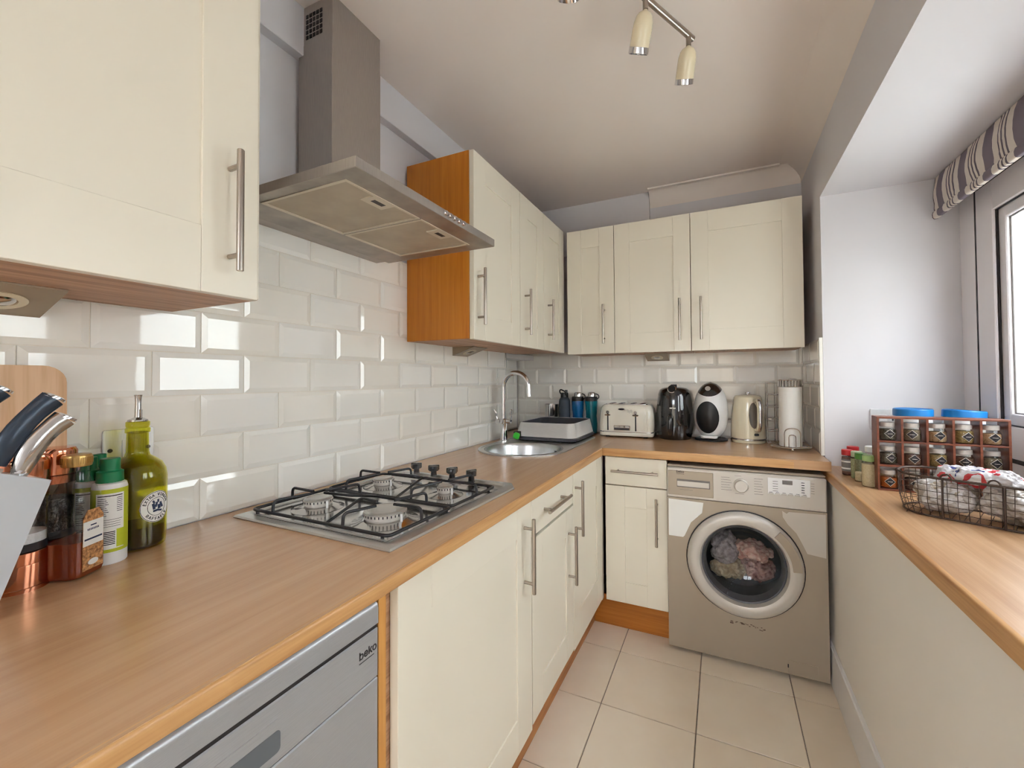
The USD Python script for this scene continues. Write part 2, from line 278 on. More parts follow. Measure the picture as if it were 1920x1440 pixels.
struct('trim_4', [cove_strip((.779, YB+.011, ZC-.006), (1.565, YB+.011, ZC-.006), (0,-.75,0)), box(.779, 1.46, YB-.072, YB+.01, ZC-.009, ZC+.001)], M['ceil'], 'coving strip with a lip above the right-hand back cabinets', smooth=40)
struct('trim_5', box(-.139, -.002, 2.2365, YB+.008, W+.4695, W+.5), M['upaint'], 'white boxed soffit in the niche beside the tap')

# ---------------------------------------------------------------- windows and outdoors
def bar_y(x0, x1, y0, y1, z0, z1, b=.003): return box(x0, x1, y0, y1, W+z0, W+z1, b)
XW = 2.02
def upvc_frame(x0, x1, y0, y1, z0, z1, w):
    return [box(x0, x1, y0, y0+w, z0, z1, .003), box(x0, x1, y1-w, y1, z0, z1, .003), box(x0, x1, y0+w-.001, y1-w+.001, z0, z0+w, .003), box(x0, x1, y0+w-.001, y1-w+.001, z1-w, z1, .003)]
z0w, z1w = W-.04, W+1.13
w1 = struct('window_1', upvc_frame(XW, XW+.07, .1205, 2.204, z0w, z1w, .105), M['upvc'], 'white plastic casement window in the deep recess'); OFF[w1.GetPath().pathString] = np.zeros(3)
for a, b in ((1.19, 2.083), (.24, 1.11), ):
    sa = obj('sash', upvc_frame(XW-.003, XW+.05, a, b, z0w+.112, z1w-.112, .105), M['upvc'], w1)
    obj('gasket', upvc_frame(XW-.0012, XW+.0515, a-.0155, b+.0155, z0w+.097, z1w-.097, .03), M['gasket'], sa)
    obj('bead', upvc_frame(XW+.012, XW+.044, a+.1045, b-.1045, z0w+.2165, z1w-.2165, .04), M['upvc'], sa)
    obj('bead_gasket', upvc_frame(XW+.004, XW+.0125, a+.1035, b-.1035, z0w+.2155, z1w-.2155, .0055), M['gasket'], sa)
    obj('pane', box(XW+.022, XW+.026, a+.144, b-.144, z0w+.256, z1w-.256), M['winpane'], sa)
    obj('spacer', upvc_frame(XW+.0215, XW+.0265, a+.1435, b-.1435, z0w+.2555, z1w-.2555, .006), M['greyprint'], sa)
obj('mullion', box(XW, XW+.07, 1.118, 1.182, z0w+.1, z1w-.1), M['upvc'], w1)
w2 = struct('window_2', [box(.25, .34, -1.93, -1.86, 0, 2.1, .003), box(1.36, 1.45, -1.93, -1.86, 0, 2.1, .003), box(.339, 1.361, -1.93, -1.86, 2.01, 2.1, .003), box(.339, 1.361, -1.93, -1.86, 0, .12, .003), box(.815, .885, -1.93, -1.86, .1, 2.02, .003)], M['upvc'], 'assumed glazed garden door added behind the camera for fill light'); OFF[w2.GetPath().pathString] = np.zeros(3)  # unseen door, added to let in soft fill light from behind
for a, b in ((.34, .815), (.885, 1.36)): obj('pane', box(a, b, -1.9, -1.896, .12, 2.01), M['winpane'], w2)
struct('ground', box(-12, 16, -12, 16, -.35, -.25), M['coil'], 'pale paving outside')
fo = thing('neighbouring_wall', 'pale rendered outbuilding wall with a white rail outside the window', 'wall', (4.1, 4.5, -.25))
obj('render', box(4., 4.2, -5., 8.5, -.25, 3.2), M['rendr'], fo, world=True)
obj('rail', box(3.94, 3.999, -5., 8.5, W+1.62, W+1.86, .01), M['upvc'], fo, world=True, label='broad white rail')
obj('garden_wall', box(-7., 3.99, -5.2, -5., -.25, 2.1), M['gwall'], fo, world=True, label='unseen lower brown wall added to darken the door reflection in the tiles')  # unseen wall, added so the back tiles mirror something darker than sky
obj('cap', box(3.93, 4.26, -5., 8.5, 3.2, 3.28, .01), M['upvc'], fo, world=True)

# ---------------------------------------------------------------- cabinets
def handle(parent, o, u, v, w, length, posts=None):
    """bar handle lying along u, centred on o, standing off along w"""
    o, u, v, w = (np.asarray(q, float) for q in (o, u, v, w)); L = length/2
    m = [tube([o-u*L+w*.032, o-u*(L-.001)+w*.032, o+u*(L-.001)+w*.032, o+u*L+w*.032], [.0052, .006, .006, .0052], 12)]
    for s in (-1, 1): m.append(rod(o+u*s*(L-.03)-w*.001, o+u*s*(L-.03)+w*.031, .0048, 8))
    return obj('handle', cat(*m), M['handle'], parent, smooth=40, world=True)
def shaker(parent, o, u, n_, w, h, name='door', stile=.1, rail=.1, mid=(), t=.02, panel=True, handle_at=None, hlen=.222, hdir='v'):
    """door with lower left outer corner o: u across, z up, n_ outward; face at o+n_*t"""
    o, u, n_ = (np.asarray(q, float) for q in (o, u, n_)); v = np.array([0,0,1.]); T = []
    q = .0006; b = .0009
    if panel:
        T = [box(0, stile-q, 0, h, 0, t, b), box(w-stile+q, w, 0, h, 0, t, b)]
        rails = [(0, rail), (h-rail, h)]
        T += [box(stile-.0004, w-stile+.0004, a, c, 0, t-.0004, b) for a, c in rails]
    else: T = [box(0, w, 0, h, 0, t, .002)]
    d = obj(name, place(cat(*T), o, u, v, n_), M['cream'], parent, world=True)
    if panel:
        obj('door_panel', place(box(stile-.002, w-stile+.002, rail-.002, h-rail+.002, .002, t-.005, .001), o, u, v, n_), M['cream'], d, world=True)
    if handle_at is not None:
        hc = o+u*handle_at[0]+v*handle_at[1]+n_*t
        handle(d, hc, v if hdir == 'v' else u, u, n_, hlen)
    return d
XP, NX = np.array([0,1.,0]), np.array([1.,0,0])   # left run: across +y, outward +x
UX, NY = np.array([1.,0,0]), np.array([0,-1.,0])  # back run: across +x, outward -y
# wall cabinets, left run
c = thing('wall_cabinet', 'large cream wall cabinet nearest the camera, above the knife block', 'cabinet', (.0, .2, W+.503))
obj('body', box(.0, .312, -.35, .547, W+.5035, W+1.3, .001), M['under'], c, world=True)
obj('side_panel', box(.0, .312, .535, .549, W+.506, W+1.3, .001), M['cream'], c, world=True)
shaker(c, (.313, -.066, W+.5), XP, NX, .599, .76, stile=.1, rail=.118, handle_at=(.546, .155), hlen=.225)
DZ, DH = W+.494, .724
for (y0, y1, lab, hy) in ((1.36, 1.762, 'cream wall cabinet with an oak side beside the extractor hood', .03), (1.766, 2.05, 'narrow cream wall cabinet, middle door of the left-hand three', .05), (2.054, 2.368, 'cream wall cabinet door meeting the back run in the corner', .055)):
    c = thing('wall_cabinet', lab, 'cabinet', (.0, y0, DZ), group=None)
    obj('body', box(.0 if y1 < 2.06 else -.13+.131, .297, y0+(.016 if y0 < 1.4 else .0005), y1+.002, W+.497, W+1.215, .0008), M['under'], c, world=True)
    if y0 < 1.4: obj('side_panel', box(.0, .2985, y0-.002, y0+.0155, W+.497, W+1.219, .0008), M['oak'], c, world=True, label='orange oak-effect side panel')
    shaker(c, (.2995, y0, DZ), XP, NX, y1-y0, DH, stile=min(.085, (y1-y0)*.3), handle_at=(hy, .165), hlen=.218)
FY = 2.372
for (x0, x1, lab, hx) in ((.345, .622, 'narrow cream back wall cabinet next to the corner', .22), (.6245, 1.023, 'cream back wall cabinet above the black air fryer', .345), (1.026, 1.523, 'wide cream back wall cabinet, rightmost, above the kettle', .047)):
    c = thing('wall_cabinet', lab, 'cabinet', (x0, FY, W+.486))
    obj('body', box(x0+.001, x1-.001, FY+.0005, YB+.0085, W+.487, W+1.2, .0008), M['under'], c, world=True)
    shaker(c, (x0, FY, W+.484), UX, NY, x1-x0, .722, stile=.085, rail=.107, handle_at=(hx, .165), hlen=.22)
# base units, left run
DX = .597
c = thing('base_cabinet', 'cream base cabinet with a single wide door under the hob', 'cabinet', (.3, .9, 0))
obj('body', box(.03, DX-.001, .6, 1.214, .151, W-.041, .0008), M['under'], c, world=True)
shaker(c, (DX, .6135, .154), XP, NX, .599, .719, handle_at=(.547, .557), hlen=.222)
obj('filler_panel', box(.05, .603, .5795, .5985, .0, W-.0212, .001), M['oakl'], c, world=True, label='oak end panel beside the dishwasher')
c = thing('base_cabinet', 'cream base cabinet with a drawer over a door, between hob and sink', 'cabinet', (.3, 1.4, 0))
obj('body', box(.03, DX-.001, 1.2165, 1.622, .151, W-.041, .0008), M['under'], c, world=True)
dr = obj('drawer', box(DX, DX+.02, 1.2175, 1.6215, W-.157, W-.041, .002), M['cream'], c, world=True)
handle(dr, (DX+.02, 1.4, W-.095), XP, (0,0,1), NX, .222)
shaker(c, (DX, 1.2175, .165), XP, NX, .404, .569, stile=.085, handle_at=(.345, .395), hlen=.222)
c = thing('base_cabinet', 'cream base cabinet in the corner below the sink', 'cabinet', (.3, 1.85, 0))
obj('body', box(.03, DX-.001, 1.6245, 2.09, .151, W-.2, .0008), M['under'], c, world=True)
shaker(c, (DX, 1.6245, .155), XP, NX, .434, .706, stile=.085, rail=.13, handle_at=(.025, .562), hlen=.222)
obj('corner_post', box(DX-.02, DX+.02, 2.0605, 2.09, .15, W-.041, .001), M['cream'], c, world=True)
c = thing('base_cabinet', 'narrow cream drawer unit beside the washing machine', 'cabinet', (.78, 2.35, 0))
obj('body', box(.63, .926, 2.0905, 2.6, .151, W-.041, .0008), M['under'], c, world=True)
dr = obj('drawer', box(.634, .926, 2.07, 2.09, W-.178, W-.043, .002), M['cream'], c, world=True)
handle(dr, (.78, 2.07, W-.107), UX, (0,0,1), NY, .222)
shaker(c, (.634, 2.09, .155), UX, NY, .292, .562, stile=.095, handle_at=(.246, .413), hlen=.22)
pl = thing('plinth', 'orange oak plinth under the drawer unit', 'plinth', (.75, 2.13, 0))
obj('board', box(.541, .926, 2.131, 2.147, 0, .149, .001), M['oakx'], pl, world=True)
pl = thing('plinth', 'long oak plinth under the left-hand base cabinets', 'plinth', (.55, 1.3, 0))
obj('board', box(.541, .5565, .6, 2.130, 0, .149, .001), M['oaky'], pl, world=True)

# ---------------------------------------------------------------- worktops
def edge_x(y): return .6385+(y-.5)*(.6275-.6385)/1.55
SX, SY, SR = .28, 1.875, .205           # sink bowl
hole = shapely.Point(SX, SY).buffer(SR, 32)
def slab(poly, z0, z1, b=.004):
    top, mid = extr(poly.buffer(-b, join_style='mitre'), .001), extr(poly, z1-z0-b)
    m = []
    ring = np.array(poly.exterior.coords)[:-1]; inn = np.array(poly.buffer(-b, join_style='mitre').exterior.coords)[:-1]
    return cat(move(mid, 0, 0, z0))
wt = thing('worktop', 'long wooden worktop along the left wall with hob and sink', 'worktop', (.3, 1., W-.038))
poly = Polygon([(.0005, -.9), (edge_x(-.9)-.004, -.9), (edge_x(2.05)-.004, 2.05), (edge_x(2.05)-.004, YB-.001), (-.123, YB-.001), (-.123, 2.238), (.0005, 2.238)]).difference(hole)
obj('top', move(extr(poly, .0205), 0, 0, W-.0205), M['wtop'], wt, world=True)
def edge_strip(a, b, o, ta=.038, tb=.038):
    """rounded front lip from a to b, outward o; ta and tb thick at its ends"""
    a, b, o = (np.asarray(q, float) for q in (a, b, o))
    prof = lambda t: [(-.004, 0), (.002, -.0004), (.005, -.002), (.0066, -.005), (.007, -.010), (.007, .002-t), (.005, -t), (-.004, -t)]
    return loft([[p+o*x+np.array([0,0,z]) for x, z in prof(t)] for p, t in ((a, ta), (b, tb))])
obj('front_edge', edge_strip((edge_x(-.9)-.007, -.9, W+.0001), (edge_x(2.05)-.007, 2.047, W+.0001), (1,0,0), .0175, .038), M['wedge'], wt, smooth=50, world=True)
wt2 = thing('worktop', 'short wooden worktop along the back wall under the small appliances', 'worktop', (1.1, 2.35, W-.038))
obj('top', box(edge_x(2.05)-.0035, 1.5605, 2.057, YB-.001, W-.038, W), M['wtopx'], wt2, world=True)
obj('front_edge', edge_strip((edge_x(2.05)-.003, 2.057, W+.0001), (1.5475, 2.065, W+.0001), (0,-1,0)), M['wedgex'], wt2, smooth=50, world=True)
le = thing('window_ledge', 'wooden ledge on the low wall below the window', 'worktop', (1.78, 1., W-.08))
obj('board', box(1.552, 2.0199, .1205, 2.2045, W-.08, W-.039, .002), M['ledge'], le, world=True)
obj('front_edge', edge_strip((1.553, .1205, W-.0388), (1.553, 2.2045, W-.0388), (-1,0,0)), M['wedge'], le, smooth=50, world=True)

# ---------------------------------------------------------------- appliances
Z3 = (0, 0, 1.)
YF = 2.05
wm = thing('washing_machine', 'silver front-loading washing machine with laundry in its round door', 'washing machine', (1.235, 2.33, 0))
zt = W-.068; zp = W-.203; DC = (1.237, .441)
F_ = lambda m, x=0, z=0, y=YF: place(m, (x, y, z), UX, Z3, NY)
obj('body', [box(.93, .946, YF+.0205, 2.6, .012, zt-.001), box(1.526, 1.541, YF+.0205, 2.6, .012, zt-.001), box(.93, 1.541, 2.585, 2.6, .012, zt), box(.947, 1.525, YF+.02, 2.58, .012, .03)], M['silver'], wm, world=True)
obj('top_plate', box(.929, 1.542, YF+.012, 2.6, zt-.0, zt+.012, .004), M['silver'], wm, world=True)
pl_ = sbox(.929, .02, 1.542, zp-.0015).difference(shapely.Point(*DC).buffer(.205, 40))
obj('front_panel', [F_(move(extr(pl_, .02), 0, 0, -.02))], M['silver'], wm, world=True)
cp = obj('control_panel', [box(.929, 1.542, YF-.003, YF+.02, zp, zt, .004)], M['silverl'], wm, world=True)
yc = YF-.003
dd = obj('detergent_drawer', [box(.934, 1.125, yc-.002, yc+.004, zp+.012, zt-.012, .002)], M['silver'], cp, world=True)
obj('drawer_slot', box(.972, 1.112, yc-.0025, yc, W-.154, W-.117, .001), M['greyprint'], dd, world=True); obj('drawer_grip', box(.974, 1.108, yc-.0035, yc, W-.150, W-.126, .001), M['silverl'], dd, world=True)
obj('dial', F_(lathe([(.030, 0), (.030, .004), (.026, .006), (.025, .02), (.023, .023), (0.001, .0235)], 32), 1.234, W-.124, yc), M['silverl'], cp, smooth=40, world=True)
ds = obj('display_panel', box(1.335, 1.486, yc-.001, yc, W-.148, W-.079, .0004), M['white'], cp, world=True)
obj('screen', box(1.388, 1.424, yc-.0016, yc, W-.103, W-.086), M['greyprint'], ds, world=True)
bars = [box(1.352+.001, 1.372, yc-.0014, yc, W-.094-k*.010, W-.0925-k*.010) for k in range(5)]+[box(1.34+k*.024, 1.352+k*.024, yc-.0014, yc, W-.140, W-.1385) for k in range(6)]+[box(1.455, 1.466, yc-.0018, yc, W-.092-k*.010, W-.0895-k*.010) for k in range(5)]
obj('display_print', bars, M['ink'], ds, world=True); obj('button_row', [box(1.337+k*.0235, 1.356+k*.0235, yc-.003, yc, W-.1475, W-.1425, .0008) for k in range(6)], M['silverl'], ds, world=True)
bars = [box(1.156, 1.190+.012*((k*7) % 3)/3, yc-.0004, yc+.001, W-.094-k*.0108, W-.0926-k*.0108) for k in range(6)]+[box(1.284, 1.318-.01*((k*5) % 3)/3, yc-.0004, yc+.001, W-.090-k*.0108, W-.0886-k*.0108) for k in range(7)]+[box(1.488, 1.500, yc-.0004, yc+.001, W-.092-k*.010, W-.0906-k*.010) for k in range(5)]+[box(.985, 1.04, yc-.0022, yc, W-.165, W-.1637), box(1.21, 1.245, yc-.0004, yc, W-.160, W-.1588), box(1.21, 1.235, yc-.0004, yc, W-.084, W-.0828)]
obj('programme_print', bars, M['greyprint'], cp, world=True)
obj('logo', [F_(text('beko', .0105, .0004, True), .970, W-.0895, yc-.002), box(.970, 1.004, yc-.0024, yc, W-.0955, W-.0942)], M['ink'], cp, world=True)
dor = obj('porthole_ring', F_(lathe([(.223, 0), (.224, .010), (.218, .022), (.205, .028), (.185, .029), (.172, .024), (.165, .008), (.163, -.02), (.166, -.02), (.2, -.001)], 56, cap=(False, False)), *DC), M['silverl'], wm, smooth=40, world=True)
obj('seal', F_(lathe([(.2235, .0), (.228, .0015), (.2285, .004), (.2235, .005)], 56, cap=(False, False)), *DC), M['gasket'], dor, world=True)
obj('door_glass', F_(lathe([(.1655, .004), (.150, .0), (.13, -.035), (.10, -.06), (.05, -.07), (.001, -.072)], 40, cap=(False, False)), *DC), M['winpane'], dor, smooth=60, world=True)
obj('inner_ring', F_(lathe([(.1645, .006), (.158, .004), (.146, -.03), (.15, -.032), (.1645, -.005)], 48, cap=(False, False)), *DC), M['dgrey'], dor, smooth=40, world=True)
ha = np.linspace(math.radians(3), math.radians(50), 12)
hp = Polygon([(.214*math.cos(a), .214*math.sin(a)) for a in ha]+[(.182*math.cos(a), .182*math.sin(a)) for a in ha[::-1]])
obj('door_handle', F_(move(extr(hp, .006), 0, 0, .0275), *DC), M['silver'], dor, world=True)
obj('drum', F_(lathe([(.21, -.03), (.235, -.06), (.24, -.34), (.001, -.345)], 40, cap=(False, False)), *DC), M['dgrey'], wm, smooth=40, world=True)
obj('sticker', F_(extr(Polygon([(.935, W-.212), (1.083, W-.216), (1.077, W-.262), (1.03, W-.310), (1.003, W-.372), (.996, W-.380), (.934, W-.380)]), .0006), 0, 0, YF-.0001), M['paper'], wm, world=True, label='cream backing film of a peeled sticker')
obj('sticker', F_(extr(Polygon([(1.386, W-.214), (1.402, W-.224), (1.410, W-.216), (1.537, W-.212), (1.536, W-.386), (1.472, W-.378), (1.455, W-.340), (1.435, W-.300), (1.405, W-.268), (1.388, W-.24)]), .0004), 0, 0, YF-.0001), M['silverl'], wm, world=True, label='ragged silvery film remnant')
rg = np.random.default_rng(3); sc = []
for k in range(26):
    x = 1.186+.132*k/25+rg.normal(0, .002); z = W-.711-.010*k/25+rg.normal(0, .0035); r = rg.uniform(.0012, .0035)*(1.6 if k in (0, 1, 8, 9, 24) else .8)
    sc.append(box(x-r*1.4, x+r*1.4, YF-.0003, YF+.001, z-r*.6, z+r*.6))
obj('scuff_mark', sc, M['rust'], wm, world=True)
obj('filter_flap', [box(1.398, 1.502, YF-.001, YF+.002, .026, .076, .002)], M['silver'], wm, world=True)
obj('flap_latch', box(1.396, 1.400, YF-.0015, YF+.002, .046, .060), M['ink'], wm, world=True)
for k, (x, y) in enumerate(((.97, 2.1), (1.5, 2.1), (.97, 2.55), (1.5, 2.55))): obj('foot', lathe([(.018, 0), (.018, .004), (.01, .006), (.01, .013)], 12, (x, y, 0)), M['gasket'], wm, world=True)
for k, (nm, lab, dx, dz, s, sq, mi) in enumerate((('garment', 'crumpled grey-lilac garment high on the left in the washing machine door', -.075, .005, .06, (.85, .9, 1.1), 0), ('garment', 'pale pink crumpled garment across the top of the laundry', .045, .005, .06, (1.2, .9, .6), 1), ('garment', 'beige crumpled garment low on the left in the washing machine', -.055, -.09, .055, (1.1, .9, .62), 2), ('garment', 'dark pink striped garment at the lower right in the washing machine', .068, -.07, .058, (1.0, .9, .72), 3))):
    t = thing(nm, lab, 'clothes', (DC[0]+dx, YF+.16, DC[1]+dz), group=None)
    b = trimesh.creation.icosphere(4, 1.0); b.vertices *= np.array(sq)*s; b = noisy(b, .016, 16, k+2); b = crumple(b, .0065, 24, k+1); b = crumple(b, .0028, 60, k+5)
    obj('fabric', b, M['cloth'][mi], t, smooth=True)

dw = thing('dishwasher', 'silver dishwasher below the near end of the worktop', 'dishwasher', (.3, .28, 0))
XD = .605
obj('body', box(.03, XD-.045, -.02, .575, .03, W-.0455, .001), M['gasket'], dw, world=True)
dr = obj('door', [box(XD-.04, XD, -.0215, .5765, .1, W-.183, .002), box(XD-.04, XD+.0003, -.0215, .5765, W-.1815, W-.0965, .002)], M['dwsteel'], dw, world=True)
obj('groove', box(XD-.04, XD-.002, -.0205, .5755, W-.0968, W-.0893), M['gasket'], dr, world=True)
prof = [(XD-.05, W-.0895), (XD, W-.0895), (XD, W-.062), (XD-.002, W-.056), (XD-.007, W-.0515), (XD-.014, W-.049), (XD-.044, W-.046), (XD-.05, W-.046)]
obj('top_trim', loft([[(x, y, z) for x, z in prof] for y in (-.0215, .5765)]), M['dwsteel'], dr, smooth=35, world=True)
hs = Polygon(rr(.30, .05, .008)[:, :2]+np.array([.245, W-.147]))
obj('grip_plate', place(extr(hs, .001), (XD, 0, 0), XP, Z3, NX), M['dwsteel'], dr, world=True)
hs2 = Polygon(rr(.292, .030, .006)[:, :2]+np.array([.247, W-.152]))
obj('grip_recess', place(extr(hs2, .0012), (XD+.0002, 0, 0), XP, Z3, NX), M['recess'], dr, world=True)
obj('logo', [place(text('beko', .0125, .0005, True), (XD+.0002, .532, W-.131), XP, Z3, NX), place(box(0, .033, -.0012, .0, 0, .0005), (XD+.0002, .533, W-.1365), XP, Z3, NX)], M['ink'], dr, world=True)
for y in (.02, .53): obj('foot', lathe([(.016, 0), (.016, .006), (.009, .008), (.009, .031)], 12, (.5, y, 0)), M['gasket'], dw, world=True)

# extractor hood
hd = thing('extractor_hood', 'stainless steel chimney extractor hood over the hob', 'extractor hood', (.25, .92, W+.772))
HX0, HX1, HY0, HY1, HZ0, HZ1 = .0, .498, .624, 1.2, W+.7735, W+.797
fl = [(.152, .655, .436, .9005), (.152, .9065, .436, 1.146)]
plate = sbox(HX0+.05, HY0+.001, HX1-.001, HY1-.001)
for a in fl: plate = plate.difference(sbox(*a))
obj('canopy', [box(HX0, HX1, HY0, HY1, HZ1-.003, HZ1, .001), box(HX1-.003, HX1, HY0, HY1, HZ0, HZ1-.001, .0012), box(HX0+.05, HX1-.002, HY0, HY0+.003, HZ0, HZ1-.001, .001), box(HX0+.05, HX1-.002, HY1-.003, HY1, HZ0, HZ1-.001, .001), box(.0, .055, HY0+.01, HY1-.01, HZ0+.004, HZ1-.002)], M['hood'], hd, world=True)
obj('underside', move(extr(plate, .002), 0, 0, HZ0+.0005), M['hoodu'], hd, world=True)
for k, (a, b, c_, d) in enumerate(fl):
    fr = sbox(a, b, c_, d).difference(sbox(a+.007, b+.007, c_-.007, d-.007))
    g = obj('grease_filter', box(a+.006, c_-.006, b+.006, d-.006, HZ0+.002, HZ0+.008), M['mesh_f'], hd, world=True)
    obj('filter_frame', move(extr(fr, .006), 0, 0, HZ0-.0012), M['filt'], g, world=True)
    ym = (b+d)/2
    obj('filter_latch', [box(.385, .434, ym-.035, ym+.035, HZ0-.001, HZ0+.003, .001)], M['filt'], g, world=True)
    obj('latch_slot', box(.402, .416, ym-.018, ym+.018, HZ0-.0014, HZ0+.0005), M['gasket'], g, world=True)
obj('chimney', [box(.0, .1445, .868, 1.0605, HZ1-.001, W+1.36, .0015), box(.0, .1435, .869, 1.0595, W+1.355, ZC-.0005, .0015)], M['hood'], hd, world=True)
gx = np.linspace(.030, .104, 6); gz = np.linspace(W+1.372, W+1.452, 6)
gr = obj('vent_grille', [box(a+.0025, b-.0025, .8675, .872, c_+.0025, d-.0025) for a, b in zip(gx, gx[1:]) for c_, d in zip(gz, gz[1:])], M['gasket'], hd, world=True)
obj('control_knob', [], M['chrome'], hd) if 0 else None
for k in range(5):
    y = .925+.0215*k
    obj('control_knob', place(lathe([(.0075, 0), (.0075, .006), (.006, .009), (.001, .0095)], 14), (HX1, y, W+.7855), XP, Z3, NX), M['chrome'], hd, smooth=40, world=True)

# ceiling spotlights
sp = thing('spotlight_bar', 'nickel ceiling bar with three cream spotlights', 'ceiling light', (1.0, 1.2, ZC))
b0, b1 = np.array([1.097, 1.398, W+1.40]), np.array([.79, .82, W+1.40])
obj('bar', tube([b0, b1], .009, 12), M['handle'], sp, smooth=40, world=True)
obj('mount', [rod(np.array([.945, 1.112, W+1.40]), np.array([.945, 1.112, ZC-.015]), .008, 12)], M['handle'], sp, smooth=40, world=True)
obj('ceiling_rose', lathe([(.05, 0), (.05, -.012), (.044, -.018), (.001, -.019)], 32, (.945, 1.112, ZC)), M['handle'], sp, smooth=40, world=True)
def aim(m, lean, side):
    """swing a spotlight head about its knuckle: away from the door by lean, sideways by side"""
    return turn(turn(m, lean, (r_[0], r_[1], 0)), side, (f_[0], f_[1], 0))
for t, side, lean in ((.035, -.06, .62), (.36, .09, .62), (.8, -.1, 1.0)):
    q = b0+(b1-b0)*t; s_ = obj('stem', [rod(q+[0,0,.0], q-[0,0,.034], .0075, 12)], M['handle'], sp, smooth=40, world=True)
    h = lathe([(.004, .004), (.009, 0), (.017, -.004), (.0225, -.012), (.0265, -.026), (.0275, -.04), (.0278, -.082), (.0262, -.082), (.0255, -.03)], 28, cap=(True, False))
    rm = lathe([(.0279, -.0815), (.0285, -.083), (.0288, -.0965), (.0265, -.0975), (.0262, -.082)], 28, cap=(False, False)); bl = lathe([(.026, -.091), (.012, -.086), (.001, -.085)], 24, cap=(False, False))
    top = q-[0,0,.036]
    h, rm, bl = (move(aim(m, lean, side), *top) for m in (h, rm, bl))
    hp_ = obj('spotlight', h, M['spotcream'], sp, smooth=45, world=True)
    obj('rim', rm, M['chrome'], hp_, smooth=45, world=True); obj('bulb', bl, M['bulb'], hp_, smooth=45, world=True)

# triangular lights under the wall cabinets
def wedge_light(label, loc, rz):
    t = thing('under_cabinet_light', label, 'light', loc, rz, None)
    v = [(0, 0), (0, -.041), (.118, -.003), (.118, 0)]
    obj('housing', place(extr(Polygon(v), .128), (0, -.064, 0), (1,0,0), Z3, (0,1,0)), M['lighth'], t)
    n = np.array([.0379, 0, -.118]); n /= np.linalg.norm(n); a = np.array([.118, 0, .0379]); a /= np.linalg.norm(a)
    o = np.array([.055, 0, -.0233])
    le_ = obj('lamp_ring', place(lathe([(.034, 0), (.034, .0012), (.022, .002), (.021, -.002)], 28, cap=(False, False)), o, a, (0,1,0), n), M['spotcream'], t, smooth=40)
    obj('lens', place(lathe([(.021, .0002), (.016, .0035), (.001, .006)], 24, cap=(True, False)), o, a, (0,1,0), n), M['polished'], le_, smooth=60)
    return t
wedge_light('wedge-shaped light under the nearest wall cabinet', (.001, .272, W+.503), 0)
wedge_light('wedge-shaped light under the oak-sided wall cabinet', (.001, 1.742, W+.4965), 0)
wedge_light('wedge-shaped light under the back wall cabinets', (.82, YB-.001, W+.4865), -PI/2)

# ---------------------------------------------------------------- hob
hob = thing('gas_hob', 'stainless steel four-burner gas hob with black pan supports', 'hob', (.31, .95, W))
hc = [(.052, .655), (.566, .647), (.578, 1.175), (.545, 1.225), (.082, 1.243)]
def ringpoly(poly, d, z): return np.array([(x, y, W+z) for x, y in np.array(Polygon(poly).buffer(-d, join_style='mitre').exterior.coords)[:-1]])
pin = [(.078, .672), (.536, .668), (.545, 1.128), (.1, 1.135)]
obj('tray', [loft([ringpoly(hc, d, z) for d, z in ((.001, .0003), (0, .0025), (.003, .006), (.016, .0095), (.03, .0095), (.034, .003))], (True, True))], M['steel'], hob, smooth=30, world=True)
obj('hotplate', loft([ringpoly(pin, d, z) for d, z in ((-.004, .0085), (.0, .0098), (.008, .0062), (.03, .0062))], (False, True)), M['polished'], hob, smooth=30, world=True)
BUR = [(.195, .785, .034), (.430, .780, .048), (.19, 1.026, .03), (.430, 1.02, .022)]
for k, (x, y, r) in enumerate(BUR):
    obj('burner_bowl', lathe([(r+.03, .0066), (r+.018, .0085), (r+.006, .013), (r+.002, .014)], 32, (x, y, W), (False, True)), M['polished'], hob, smooth=50, world=True)
    bb = obj('burner', lathe([(r-.004, .0125), (r-.003, .018), (r+.0015, .0185), (r+.002, .029), (r-.002, .030)], 40, (x, y, W)), M['silverl'], hob, smooth=30, world=True)
    obj('flame_slots', [turn(box(x+r+.0012, x+r+.0026, y-.0011, y+.0011, W+.0235, W+.0288), a, Z3, (x, y, 0)) for a in np.linspace(0, 2*PI, int(24*r/.04)+6, endpoint=False)], M['ink'], bb, world=True)
    obj('burner_cap', lathe([(r-.0005, .030), (r+.0005, .032), (r-.002, .0345), (r-.006, .0352), (r-.008, .0335), (.001, .0332)], 36, (x, y, W)), M['steel'], bb, smooth=40, world=True)
    obj('igniter', rod((x+r+.006, y-.006, W+.012), (x+r+.006, y-.006, W+.030), .003, 8), M['white'], bb, world=True)
Zg, Zt = W+.018, W+.047
